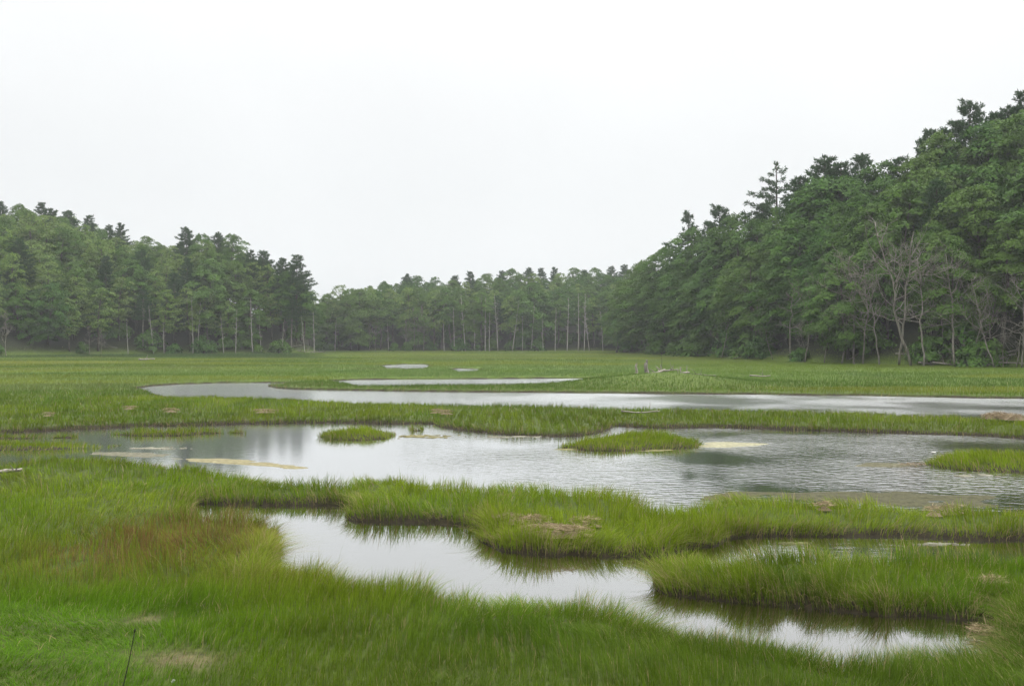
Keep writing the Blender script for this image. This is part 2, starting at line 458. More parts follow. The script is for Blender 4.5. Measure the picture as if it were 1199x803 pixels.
# polar ground sheet round the viewer: fine where it is seen, coarse elsewhere
th_in = np.arange(-0.74, 0.7401, 0.0027)
th_out = np.linspace(0.74, 2 * math.pi - 0.74, 110)[1:-1]
TH = np.concatenate([th_in, th_out]); NTI = len(th_in)
RR = 0.4 * 1.0067 ** np.arange(int(math.log(760 / 0.4) / math.log(1.0067)) + 1)
gr, gt_ = np.meshgrid(RR, TH, indexing='ij')
GP = np.stack([(gr * np.sin(gt_)).ravel(), (gr * np.cos(gt_)).ravel()], -1)
shape = gr.shape
SD = np.full(len(GP), 60.0)
near = (GP[:, 1] > 5) & (GP[:, 1] < 140) & (np.abs(GP[:, 0]) < 110)
Pn = GP[near]
sd = np.full(len(Pn), 60.0)
for w in WATERS:
    lo = w.min(0) - 6; hi = w.max(0) + 6
    sel = ((Pn > lo) & (Pn < hi)).all(1)
    sd[sel] = np.minimum(sd[sel], np.minimum(poly_sdf(Pn[sel], w), 6 if True else 0))
SD[near] = sd
HH, WS = hill_height(GP)
def marsh_level(x, y):
    z = 0.075 + 0.08 * fbm(x * 0.35, y * 0.35, 3) + 0.05 * fbm(x * 1.7, y * 1.7, 5)
    z = z + 0.30 * sstep(11.0, 7.0, y) * sstep(0.5, -5.0, x) + 0.10 * sstep(11, 6, y)
    r = np.hypot(x, y)
    z = z + 1.0 * sstep(5.5, 1.5, r)
    # grassy mound carrying the driftwood, on the far side of the river
    z = z + 0.75 * np.exp(-(((x - 10.4) / 5.0) ** 2 + ((y - 62.0) / 4.5) ** 2))
    return z
ML = marsh_level(GP[:, 0], GP[:, 1])
bank = np.interp(SD, [-1.5, -0.5, -0.06, 0.10, 0.42, 1.2], [-0.45, -0.22, -0.05, 0.60, 0.92, 1.0])
Z = np.where(bank < 0, bank, bank * ML) + HH + 0.5 * sstep(0, 8, WS) * (fbm(GP[:, 0] * 0.3, GP[:, 1] * 0.3, 9) - 0.3)

def red_patch(x, y):
    a = ground_point(192, 622, 0.3)
    u = (x - a[0]) / 1.45; v = (y - a[1]) / 2.2
    k = np.exp(-(u * u + v * v) ** 1.2)
    b = ground_point(290, 648, 0.5)
    k2 = np.exp(-(((x - b[0]) / 0.9) ** 2 + ((y - b[1]) / 0.55) ** 2))
    return np.clip(np.maximum(k, k2 * 0.55) * (0.35 + 1.1 * fbm(x * 1.3, y * 1.3, 21)), 0, 1)
def bare_patch(x, y):
    a = ground_point(215, 792, 0.3); b = ground_point(172, 735, 0.3)
    k = np.exp(-(((x - a[0]) / 0.30) ** 2 + ((y - a[1]) / 0.22) ** 2))
    k2 = np.exp(-(((x - b[0]) / 0.16) ** 2 + ((y - b[1]) / 0.22) ** 2))
    return np.clip(1.25 * np.maximum(k, k2 * 0.8), 0, 1)

gx, gy = GP[:, 0], GP[:, 1]
mud = np.array([0.026, 0.021, 0.012]); thatch = np.array([0.045, 0.062, 0.010]); litter = np.array([0.022, 0.026, 0.010])
meadow = np.array([0.085, 0.130, 0.018])
k = sstep(0.05, 0.5, SD)[:, None]
COL = mud * (1 - k) + thatch * k
kf = sstep(30, 90, gr.ravel())[:, None] * k
COL = COL * (1 - kf) + meadow * kf
kb = bare_patch(gx, gy)[:, None]
COL = COL * (1 - 0.8 * kb) + np.array([0.10, 0.085, 0.042]) * kb * 0.8
kw = sstep(-0.1, 2.0, WS)[:, None]
COL = COL * (1 - kw) + litter * kw

nr, ntH = shape
ii = np.arange(nr - 1)[:, None] * ntH; jj = np.arange(ntH)[None]; j2 = (jj + 1) % ntH
Q = np.stack([ii + jj, ii + ntH + jj, ii + ntH + j2, ii + j2], -1).reshape(-1, 4)
V = np.concatenate([np.concatenate([GP, Z[:, None]], 1), [[0, 0, float(Z[:ntH].mean())]]])
cen = len(V) - 1
T = np.stack([np.full(ntH, cen), np.arange(ntH), (np.arange(ntH) + 1) % ntH], -1)
ground = link('ground', mesh_np('ground', V, Q, T, {'col': np.concatenate([COL, COL[:1]])}), M_GROUND)
tag(ground, kind='structure')

# grid look-ups for everything that stands on the ground
LR0, DLR = math.log(0.4), math.log(1.0067)
SD2, Z2 = SD.reshape(shape), Z.reshape(shape)
def lookup(field, x, y):
    r = np.hypot(x, y); t = np.arctan2(x, y)
    fi = np.clip((np.log(np.maximum(r, 0.41)) - LR0) / DLR, 0, nr - 1.001)
    fj = np.clip((t + 0.74) / 0.0027, 0, NTI - 1.001)
    i = fi.astype(int); j = fj.astype(int); u = fi - i; v = fj - j
    return (field[i, j] * (1 - u) * (1 - v) + field[i + 1, j] * u * (1 - v) + field[i, j + 1] * (1 - u) * v + field[i + 1, j + 1] * u * v)
def gz(x, y):
    return float(lookup(Z2, np.array([x], float), np.array([y], float))[0])

wv = np.array([(-90, 4.5, 0), (110, 4.5, 0), (110, 135, 0), (-90, 135, 0)], float)
water = link('water', mesh_np('water', wv, [(0, 1, 2, 3)]), M_WATER)
tag(water, kind='structure')

# ------------------------------------------------------------------ grass
def blade_mesh(name, x, y, z, h, w, ldx, ldy, col, tip, face, segs):
    n = len(x)
    ts = np.linspace(0, 1, segs + 1)
    sx, sy = np.cos(face), np.sin(face)
    lean = np.hypot(ldx, ldy)
    V = np.empty((n, 2 * segs + 1, 3), np.float32); CC = np.empty((n, 2 * segs + 1, 3), np.float32)
    for kk, t in enumerate(ts):
        cxp = x + ldx * h * t ** 1.8
        cyp = y + ldy * h * t ** 1.8
        czp = z + h * (t - 0.42 * np.minimum(lean, 1.3) * t * t)
        c = col + (tip - col) * t ** 2
        if kk < segs:
            ww = w * 0.5 * (1 - 0.75 * t ** 1.5)
            V[:, 2 * kk] = np.stack([cxp - sx * ww, cyp - sy * ww, czp], -1)
            V[:, 2 * kk + 1] = np.stack([cxp + sx * ww, cyp + sy * ww, czp], -1)
            CC[:, 2 * kk] = c; CC[:, 2 * kk + 1] = c
        else:
            V[:, 2 * kk] = np.stack([cxp, cyp, czp], -1); CC[:, 2 * kk] = c
    nv = 2 * segs + 1
    base = np.arange(n)[:, None] * nv
    qs = [base + np.array([2 * s, 2 * s + 1, 2 * s + 3, 2 * s + 2]) for s in range(segs - 1)]
    Q = np.stack(qs, 1).reshape(-1, 4) if qs else None
    T = base + np.array([2 * segs - 2, 2 * segs - 1, 2 * segs])
    return mesh_np(name, V.reshape(-1, 3), Q, T, {'col': CC.reshape(-1, 3)})

def lerp(a, b, k):
    return a + (b - a) * k[:, None]
G_VIVID = np.array([0.060, 0.152, 0.004]); G_OLIVE = np.array([0.096, 0.160, 0.010]); G_YELL = np.array([0.160, 0.235, 0.016])
G_BLUE = np.array([0.072, 0.135, 0.040]); G_DARK = np.array([0.040, 0.080, 0.010]); G_RED = np.array([0.150, 0.092, 0.036]); G_STRAW = np.array([0.36, 0.29, 0.15])

def grass_colour(x, y, sd, rng):
    n = len(x); r = np.hypot(x, y)
    c = np.tile(G_OLIVE, (n, 1))
    big = fbm(x * 0.13 + 5, y * 0.09, 31); mid = fbm(x * 0.6, y * 0.45, 33)
    c = lerp(c, G_YELL, sstep(0.40, 0.68, big) * 0.8)
    c = lerp(c, G_VIVID, sstep(0.45, 0.75, mid) * 0.55)
    c = lerp(c, G_DARK, sstep(0.55, 0.78, fbm(x * 0.9, y * 0.9, 35)) * 0.5)
    # vivid fine grass in the left foreground
    px = x / np.maximum(y, 1) * FPX + CX
    c = lerp(c, G_VIVID, sstep(13.5, 9.0, y) * sstep(420, 120, px) * 0.85)
    c = lerp(c, G_DARK * 1.25, sstep(10.8, 8.4, y) * sstep(250, 520, px) * 0.6)
    # yellow-green peninsulas between the ponds
    c = lerp(c, G_YELL, sstep(11.5, 13, y) * sstep(45, 24, y) * (0.25 + 0.4 * sstep(500, 900, px)))
    # far meadow: bluish belt and a yellow belt before the left wood
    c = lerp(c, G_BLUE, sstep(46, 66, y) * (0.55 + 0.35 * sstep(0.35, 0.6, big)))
    yb = np.exp(-((y - 120) / 26.0) ** 2) * sstep(420, 250, px)
    c = lerp(c, np.array([0.165, 0.185, 0.030]), yb * 0.9)
    c = lerp(c, np.array([0.120, 0.165, 0.036]), sstep(85, 150, y) * sstep(300, 480, px) * 0.75)
    bb = fbm(x * 0.025 + 3, y * 0.065, 37); bc = fbm(x * 0.04, y * 0.11 + 9, 38)
    kf_ = sstep(36, 55, y)
    c = lerp(c, G_DARK * 1.25, kf_ * sstep(0.50, 0.68, bb) * 0.75)
    c = lerp(c, np.array([0.150, 0.180, 0.020]), kf_ * sstep(0.52, 0.70, bc) * 0.7)
    c = lerp(c, np.array([0.095, 0.125, 0.045]), kf_ * sstep(0.55, 0.72, fbm(x * 0.07 + 7, y * 0.07, 39)) * 0.6)
    c = lerp(c, G_DARK, sstep(35, 50, y) * np.exp(-np.maximum(sd, 0) / 0.9) * 0.5)
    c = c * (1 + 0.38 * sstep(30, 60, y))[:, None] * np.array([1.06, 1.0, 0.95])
    verge = sstep(150, 172, y) * sstep(395, 340, px)
    c = lerp(c, np.array([0.048, 0.088, 0.026]), verge * 0.9)
    c = lerp(c, G_YELL * 0.9, sstep(75, 95, y) * sstep(760, 900, px) * 0.5)
    c = lerp(c, G_RED, np.minimum(1, red_patch(x, y) * 1.5) * (rng.random(n) < 0.58))
    kb = bare_patch(x, y)
    c = lerp(c, G_STRAW * 0.55, kb * (rng.random(n) < 0.6))
    va_ = np.interp(r, [10, 60, 150], [0.34, 0.10, 0.04])
    c = c * ((1 + va_ * rng.uniform(-1, 1, n)) * (1 + (0.36 * vnoise(x * 2.6, y * 2.6, 43) - 0.18) * sstep(70, 30, r)))[:, None]
    # a few dry blades everywhere, more along the wet edges
    pd = 0.035 * sstep(90, 30, r) + 0.24 * np.exp(-np.maximum(sd, 0) / 0.22) + 0.05 * sstep(0.6, 0.8, fbm(x * 1.1, y * 1.1, 41))
    dry = rng.random(n) < pd
    c[dry] = G_STRAW * rng.uniform(0.5, 1.0, (dry.sum(), 1))
    tipc = c * np.array([1.12, 1.06, 0.95])
    return np.clip(c, 0, 0.7), np.clip(tipc, 0, 0.75)

def make_blades(name, x, y, z, sd, rng, segs, parent=None, hmul=1.0, grass=M_GRASS):
    n = len(x); r = np.hypot(x, y)
    px = x / np.maximum(y, 1) * FPX + CX
    tus = sstep(0.22, 0.78, 0.6 * fbm(x * 1.5, y * 1.5, 51) + 0.4 * vnoise(x * 3.7, y * 3.7, 52))
    h = 0.27 + 0.11 * np.exp(-np.maximum(sd, 0) / 0.5) * sstep(22, 12, r) - 0.05 * sstep(14, 22, r)
    tus = tus + (0.5 - tus) * np.maximum(0.45 * sstep(10.5, 8.5, y), 0.7 * sstep(35, 70, r))
    h *= 0.52 + 0.92 * tus
    h *= 1 - 0.35 * sstep(11.5, 8.0, y) * sstep(330, 60, px)          # fine short turf at left
    h *= 1 + 0.9 * sstep(150, 172, y) * sstep(395, 340, px)           # tall verge before the left wood
    h *= 1 - 0.55 * bare_patch(x, y)
    h *= 1 - 0.65 * np.exp(-(((x - 10.6) / 3.6) ** 2 + ((y - 62.5) / 4.0) ** 2))
    h *= 1 - 0.30 * sstep(11.0, 8.5, y)
    h *= rng.uniform(0.45, 1.15, n) * hmul
    tall = rng.random(n) < 0.012
    h = np.where(tall, h * 1.5, h)
    w = np.clip(0.0042 * (r / 8.0) ** 1.02, 0.0034, 0.20) * (1 - 0.55 * sstep(40, 80, r)) * rng.uniform(0.6, 1.3, n)
    w = np.where(tall, w * 0.6, w)
    ang = 2 * math.pi * (fbm(x * 0.5, y * 0.5, 61, 2) * 2.2) + rng.normal(0, 0.9, n)
    lean = np.abs(rng.normal(0.22, 0.20, n)) + 0.55 * sstep(0.42, 0.72, fbm(x * 0.8, y * 0.8, 63)) * sstep(30, 12, r)
    lean += 0.25 * sstep(11.5, 8.0, y) * sstep(420, 100, px)
    # blades along a bank hang over the water
    e = 0.06
    dx = lookup(SD2, x + e, y) - lookup(SD2, x - e, y); dy = lookup(SD2, x, y + e) - lookup(SD2, x, y - e)
    q = np.hypot(dx, dy) + 1e-6
    hang = np.exp(-np.maximum(sd, 0) / 0.25) * sstep(60, 20, r) * (rng.random(n) < 0.75) * rng.uniform(0.4, 1.9, n)
    ldx = np.cos(ang) * lean - dx / q * hang * 0.75; ldy = np.sin(ang) * lean - dy / q * hang * 0.75
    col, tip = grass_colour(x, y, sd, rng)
    return link(name, blade_mesh(name, x, y, z, h, w, ldx, ldy, col, tip, rng.uniform(0, math.pi, n), segs), grass, parent)

def sample_land(rng, r0, r1, n_per_m2, tmax=0.62):
    area = tmax * (r1 * r1 - r0 * r0)
    n = int(area * n_per_m2)
    r = np.sqrt(rng.uniform(r0 * r0, r1 * r1, n)); t = rng.uniform(-tmax, tmax, n)
    return r * np.sin(t), r * np.cos(t)

rg = np.random.default_rng(5)
bands = [(4.5, 7.0, 1200), (7.0, 9.0, 3000), (9.0, 11.5, 2000), (11.5, 15, 1000), (15, 20, 470), (20, 27, 270), (27, 37, 145), (37, 50, 90), (50, 68, 66), (68, 92, 52), (92, 130, 30), (130, 180, 18), (180, 276, 9)]
acc = {3: [], 2: []}
for r0, r1, dn in bands:
    x, y = sample_land(rg, r0, r1, dn)
    # tussocks: pull blades towards clump centres
    cell = 0.16 * (r0 / 8) ** 0.8
    ci, cj = np.floor(x / cell), np.floor(y / cell)
    hx = (ci + hash2(ci.astype(np.int64), cj.astype(np.int64), 71)) * cell; hy = (cj + hash2(ci.astype(np.int64), cj.astype(np.int64), 72)) * cell
    pull = rg.uniform(0, 0.30 if r1 < 12 else 0.5, len(x)) if r1 < 38 else 0.0
    x = x + (hx - x) * pull; y = y + (hy - y) * pull
    if r1 < 60:      # thicker growth along the banks
        xb, yb = sample_land(rg, r0, r1, dn * 1.6)
        kb_ = np.abs(lookup(SD2, xb, yb) - 0.12) < 0.17
        x = np.concatenate([x, xb[kb_]]); y = np.concatenate([y, yb[kb_]])
    s = lookup(SD2, x, y); z = lookup(Z2, x, y)
    hh, wsx = hill_height(np.stack([x, y], -1)) if r1 > 85 else (None, np.zeros(len(x)))
    ok = (s > rg.uniform(-0.06, 0.02, len(s))) & (z > -0.06) & (wsx < 2.5)
    ok &= rg.random(len(x)) > 0.55 * bare_patch(x, y) * (0.4 + 1.2 * fbm(x * 4, y * 4, 81))
    acc[3 if r1 <= 20 else 2].append(np.stack([x, y, z, s], -1)[ok])
tot = 0
for sg, nm in ((3, 'grass'), (2, 'meadow_grass')):
    a = np.concatenate(acc[sg]); tot += len(a)
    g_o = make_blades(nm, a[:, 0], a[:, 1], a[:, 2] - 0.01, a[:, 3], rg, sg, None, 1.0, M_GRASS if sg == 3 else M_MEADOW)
    if sg == 3:
        tag(g_o, 'green cordgrass of the near banks and foreground, with a rusty brown patch', 'grass', kind='stuff')
    else:
        tag(g_o, 'wide salt meadow grass beyond the ponds, reaching to the woods', 'grass', kind='stuff')
print('blades', tot)

# islets: a mud hump with its grass
for (label, _, _), poly in zip(ISLETS, ISLET_POLYS):
    c = poly.mean(0)
    root = empty('grass_islet', (c[0], c[1], 0))
    tag(root, label, 'islet', 'grass islets in the middle pond')
    lo, hi = poly.min(0) - 0.35, poly.max(0) + 0.35; nx_, ny_ = 70, 40
    mx_, my_ = np.meshgrid(np.linspace(lo[0], hi[0], nx_), np.linspace(lo[1], hi[1], ny_), indexing='ij')
    GPi = np.stack([mx_.ravel(), my_.ravel()], -1); sdi = -poly_sdf(GPi, poly)
    zi = np.interp(sdi, [-0.35, -0.06, 0.02, 0.2, 0.7], [-0.3, -0.06, 0.0, 0.05, 0.10]) if 'shoal' not in label else np.interp(sdi, [-0.35, 0, 0.3], [-0.12, -0.02, 0.012]) + 0.03 * (fbm(mx_.ravel() * 1.2, my_.ravel() * 1.2, 93) - 0.5)
    V = np.concatenate([GPi - c, zi[:, None]], 1)
    i, j = np.meshgrid(np.arange(nx_ - 1), np.arange(ny_ - 1), indexing='ij'); b0 = (i * ny_ + j).ravel()
    Q = np.stack([b0, b0 + ny_, b0 + ny_ + 1, b0 + 1], -1); T = None
    link('mud_bank', mesh_np('mud_bank', V, Q, T, {'col': np.tile(mud, (len(V), 1))}), M_GROUND, root)
    lo, hi = poly.min(0), poly.max(0); r = np.hypot(*c)
    dn = np.interp(r, [15, 20, 27, 37], [700, 470, 300, 200]) * 1.7
    nn = int(dn * (hi - lo).prod())
    P = rg.uniform(lo, hi, (nn, 2)); sd_ = -poly_sdf(P, poly)
    P = P[sd_ > -0.04]; sd_ = sd_[sd_ > -0.04]
    z = np.interp(sd_, [0, 0.2, 0.7], [-0.02, 0.04, 0.09])
    print('islet blades', len(P), np.round(c, 1), np.round(hi - lo, 1))
    if 'shoal' in label:
        kp = (rg.random(len(P)) < 0.75) & (fbm(P[:, 0] * 0.9, P[:, 1] * 0.9, 91) > 0.34); P, z, sd_ = P[kp], z[kp], sd_[kp]
    gobj = make_blades('islet_grass', P[:, 0], P[:, 1], z, sd_, rg, 2, None, 0.85 if 'shoal' in label else 1.05)
    gobj.data.transform(__import__('mathutils').Matrix.Translation((-c[0], -c[1], 0)))
    gobj.parent = root
    gobj['kind'] = 'stuff'

# pale mud and weed flats just awash, ragged where the water runs over them
FLATS = [((0.19, 0.17, 0.095), [(205, 541), (250, 544), (300, 549), (345, 551), (372, 548)], [(340, 541), (300, 538.5), (262, 536), (222, 535.5)]),
         ((0.24, 0.23, 0.15), [(806, 524), (850, 525), (890, 523), (915, 520)], [(885, 516.5), (850, 516), (815, 517.5)]),
         ((0.15, 0.14, 0.06), [(636, 527.5), (680, 529), (740, 529), (800, 528)], [(800, 524), (740, 525), (680, 523), (645, 524)]),
         ((0.06, 0.058, 0.03), [(800, 590), (880, 586), (960, 590), (1080, 594), (1180, 596)], [(1180, 576), (1090, 575), (985, 572), (930, 574), (860, 571), (812, 579)]),
         ((0.09, 0.085, 0.05), [(990, 547), (1030, 548), (1085, 548)], [(1082, 540), (1040, 539), (1000, 540)]),
         ((0.12, 0.115, 0.08), [(90, 533), (150, 537), (215, 538)], [(215, 530), (165, 528), (105, 528)])]
for ci_, fr_, bk_ in FLATS:
    poly = np.array(shore(fr_, bk_, 0.0)); c = poly.mean(0)
    lo, hi = poly.min(0) - 0.8, poly.max(0) + 0.8; nx_, ny_ = 150, 80
    mx_, my_ = np.meshgrid(np.linspace(lo[0], hi[0], nx_), np.linspace(lo[1], hi[1], ny_), indexing='ij')
    P = np.stack([mx_.ravel(), my_.ravel()], -1); sd_ = -poly_sdf(P, poly)
    zi = np.interp(sd_, [-0.8, -0.1, 0.5], [-0.10, -0.03, 0.014]) + 0.065 * (fbm(P[:, 0] * 1.0, P[:, 1] * 2.4, 95, 4) - 0.5)
    i, j = np.meshgrid(np.arange(nx_ - 1), np.arange(ny_ - 1), indexing='ij'); b0 = (i * ny_ + j).ravel()
    Q = np.stack([b0, b0 + ny_, b0 + ny_ + 1, b0 + 1], -1)
    mo = link('mud_flat', mesh_np('mud_flat', np.concatenate([P - c, zi[:, None]], 1), Q, None, {'col': np.tile(np.array(ci_), (len(P), 1))}), M_GROUND, None, (c[0], c[1], 0))
    tag(mo, kind='structure')

# ------------------------------------------------------------------ trees
def curve_pts(a, b, sag, n=6, wob=0.0, rng=None):
    t = np.linspace(0, 1, n)[:, None]
    P = a + (b - a) * t
    P[:, 2] += sag * np.sin(np.pi * t[:, 0])
    if wob: P[1:-1] += rng.normal(0, wob, (n - 2, 3))
    return P

def leaf_clump(mb, c, out, rx, rz, n, rng, size, base_v):
    phi = rng.uniform(0, 2 * math.pi, n); rho = np.sqrt(rng.random(n))
    ph0 = rng.uniform(0, 6.28, 3)
    sh = 1 + 0.28 * np.sin(2 * phi + ph0[0]) + 0.22 * np.sin(3 * phi + ph0[1]) + 0.12 * np.sin(5 * phi + ph0[2])
    rr = rho * rx * sh
    x, y = rr * np.cos(phi), rr * np.sin(phi)
    z = rz * (1 - rho ** 2) - rng.random(n) ** 1.6 * rz * 0.9
    # droop away from the trunk
    o_ = out / (np.linalg.norm(out) + 1e-6)
    z -= (x * o_[0] + y * o_[1]) * rng.uniform(0.2, 0.5)
    N = np.stack([x / rx * 0.9 + o_[0] * 0.35, y / rx * 0.9 + o_[1] * 0.35, np.full(n, 0.8)], -1) + rng.normal(0, 0.42, (n, 3))
    P = c + np.stack([x, y, z], -1) + rng.normal(0, 0.07, (n, 3))
    v = np.clip(base_v + rng.normal(0, 0.22, n), 0, 1)
    mb.leaves(P, N, size * rng.uniform(0.7, 1.35, n), size * 0.62 * rng.uniform(0.7, 1.3, n), rng, v)

def broadleaf(seed, h=18.0, base=0.25, rad=4.4, clumps=85, per=115, airy=0.0, leaf=0.24):
    rng = np.random.default_rng(seed)
    tr = MB(); cr = MB()
    lean = rng.normal(0, 0.05 * h, 2)
    tz = np.linspace(0, 0.86 * h, 9)
    TP = np.stack([lean[0] * (tz / h) ** 1.4 + 0.15 * np.sin(tz * 0.5 + seed), lean[1] * (tz / h) ** 1.4 + 0.15 * np.cos(tz * 0.6 + seed), tz], -1)
    TP[0, 2] = -0.6
    tr.tube(TP, np.interp(tz / h, [0, 0.05, 0.5, 0.86], [0.020 * h, 0.0155 * h, 0.010 * h, 0.003 * h]), 7)
    def axis(z): return np.array([np.interp(z, tz, TP[:, 0]), np.interp(z, tz, TP[:, 1]), z])
    lob = rng.uniform(0, 6.28, 4)
    for i in range(clumps):
        t = base + (1 - base) * (i + rng.random()) / clumps
        u = (t - base) / (1 - base)
        env = rad * (0.35 + 1.25 * math.sin(min(1, u * 1.02 + 0.02) * math.pi) ** 0.75 * (1 - 0.38 * u)) / 1.35
        ph = i * 2.39996 + rng.normal(0, 0.4)
        env *= 1 + 0.22 * math.sin(2 * ph + lob[0]) + 0.16 * math.sin(3 * ph + lob[1] + 4 * u)
        rr = env * rng.uniform(0.25, 1.0) ** 0.5
        A = axis(t * h)
        c = A + np.array([math.cos(ph) * rr, math.sin(ph) * rr, rng.normal(0, 0.25)])
        c[2] = min(c[2], h - 0.4)
        rx = rng.uniform(0.8, 2.0) * rad / 4.4 * (1 - 0.55 * u ** 3)
        if rng.random() < airy: continue
        leaf_clump(cr, c, np.array([math.cos(ph), math.sin(ph)]), rx, rx * rng.uniform(0.22, 0.42) * (1 + 1.4 * u ** 3), int(per * (rx / 1.2) ** 1.6), rng, leaf, rng.uniform(0.2, 0.75))
        if i % 3 == 0:
            z0 = max(0.12 * h, A[2] - rr * rng.uniform(0.5, 1.0))
            B = axis(min(z0, 0.84 * h))
            r0 = 0.0052 * h * (1 - 0.5 * u)
            tr.tube(curve_pts(B, c - [0, 0, 0.1], 0.08 * rr, 6, 0.10, rng), np.linspace(r0, 0.02, 6), 5)
    # bare low limbs
    for i in range(6):
        z0 = rng.uniform(0.14, base + 0.25) * h; ph = rng.uniform(0, 6.28); L = rng.uniform(1.2, 3.0)
        B = axis(z0)
        tr.tube(curve_pts(B, B + [math.cos(ph) * L, math.sin(ph) * L, rng.uniform(-0.3, 1.2)], 0.2, 5, 0.12, rng), np.linspace(0.045, 0.014, 5), 4)
    return tr.mesh('trunk'), cr.mesh('crown', False)

def pine(seed, h=20.0, base=0.3, rad=3.4, sparse=0.0, ragged=0.3):
    rng = np.random.default_rng(seed)
    tr = MB(); cr = MB()
    lean = rng.normal(0, 0.012 * h, 2)
    tz = np.linspace(0, h * 0.985, 9)
    TP = np.stack([lean[0] * (tz / h) ** 2, lean[1] * (tz / h) ** 2, tz], -1); TP[0, 2] = -0.6
    tr.tube(TP, np.interp(tz / h, [0, 0.05, 0.985], [0.0165 * h, 0.0135 * h, 0.0018 * h]), 7)
    z = base * h; ph = rng.uniform(0, 6.28)
    while z < h * 0.97:
        u = (z / h - base) / (1 - base)
        L0 = rad * (0.55 + 0.55 * math.sin(min(1.0, u * 1.7 + 0.15) * math.pi * 0.55)) * (1 - u) ** 0.85 + 0.28
        for b in range(rng.integers(4, 7)):
            ph += 2 * math.pi / 5 + rng.normal(0, 0.35)
            if rng.random() < sparse: continue
            L = L0 * rng.uniform(1 - ragged * 1.4, 1 + ragged)
            rise = L * (0.02 + 0.30 * u ** 1.3 + rng.normal(0, 0.08))
            B = np.array([np.interp(z, tz, TP[:, 0]), np.interp(z, tz, TP[:, 1]), z + rng.normal(0, 0.12)])
            E = B + [math.cos(ph) * L, math.sin(ph) * L, rise]
            P = curve_pts(B, E, -0.06 * L, 7)
            tr.tube(P, np.linspace(0.010 * h * (1 - 0.8 * u) * 0.22 + 0.014, 0.010, 7), 4)
            side = np.array([-math.sin(ph), math.cos(ph), 0])
            nt_ = max(3, int(L / 0.26))
            vb = rng.uniform(0.2, 0.7)
            for k_ in range(nt_):
                t = 0.28 + 0.74 * (k_ + rng.random()) / nt_
                q = B + (E - B) * min(t, 1.0); q[2] += -0.06 * L * math.sin(math.pi * min(t, 1))
                wd = 0.34 * L * (1.05 - t) + 0.18
                q = q + side * rng.uniform(-wd, wd) + [0, 0, rng.uniform(-0.03, 0.14)]
                m_ = 17
                D = rng.normal(0, 0.5, (m_, 3)) + [math.cos(ph) * 0.55, math.sin(ph) * 0.55, 0.42]
                cr.needles(q + rng.normal(0, 0.09, (m_, 3)), D, rng.uniform(0.28, 0.52, m_), rng.uniform(0.035, 0.07, m_), rng, np.clip(vb + rng.normal(0, 0.2, m_), 0, 1))
        z += rng.uniform(0.45, 0.8) * (1 - 0.35 * u) * h / 20
    m_ = 40
    cr.needles(np.tile([TP[-1, 0], TP[-1, 1], h * 0.965], (m_, 1)) + rng.normal(0, 0.1, (m_, 3)), rng.normal(0, 0.4, (m_, 3)) + [0, 0, 0.9], 0.5, 0.05, rng, 0.5)
    # dead stubs under the crown
    for i in range(int(14 * base / 0.3)):
        z0 = rng.uniform(0.1, base + 0.05) * h; ph = rng.uniform(0, 6.28); L = rng.uniform(0.4, 1.6)
        B = np.array([0, 0, z0])
        tr.tube(curve_pts(B, B + [math.cos(ph) * L, math.sin(ph) * L, rng.uniform(-0.25, 0.25)], -0.05, 4), np.linspace(0.035, 0.012, 4), 4)
    return tr.mesh('trunk'), cr.mesh('crown', False)

def snag(seed, h=12.0, spread=1.0, limbs=16, lean=0.05, crooked=0.25):
    """a bare dead tree, trunk and limbs one mesh"""
    rng = np.random.default_rng(seed)
    tr = MB()
    tz = np.linspace(0, h, 11); a = rng.uniform(0, 6.28)
    off = np.cumsum(rng.normal(0, crooked * 0.35, (11, 2)), 0); off -= off[0]
    TP = np.stack([off[:, 0] + lean * tz * math.cos(a), off[:, 1] + lean * tz * math.sin(a), tz], -1); TP[0, 2] = -0.5
    tr.tube(TP, np.linspace(0.0095 * h, 0.0022 * h, 11), 6)
    def limb(B, D, L, r, lev):
        n_ = 6; P = [B]; d = D / np.linalg.norm(D)
        for k_ in range(n_ - 1):
            d = d + rng.normal(0, 0.20, 3) + [0, 0, 0.10]; d /= np.linalg.norm(d)
            P.append(P[-1] + d * L / (n_ - 1))
        P = np.array(P); tr.tube(P, np.linspace(r, r * 0.3, n_), 5 if lev == 0 else 4)
        if lev < 2:
            for k_ in range(4 if lev == 0 else 3):
                i = rng.integers(2, n_)
                nd = d + rng.normal(0, 0.7, 3)
                limb(P[i], nd, L * rng.uniform(0.3, 0.6), r * 0.5, lev + 1)
    for i in range(limbs):
        t = rng.uniform(0.3, 0.98); z0 = t * h; ph = rng.uniform(0, 6.28)
        B = np.array([np.interp(z0, tz, TP[:, 0]), np.interp(z0, tz, TP[:, 1]), z0])
        limb(B, np.array([math.cos(ph), math.sin(ph), rng.uniform(0.0, 0.9)]), spread * h * rng.uniform(0.10, 0.26) * (1.25 - t), 0.0042 * h, 0)
    return tr.mesh('dead_tree')

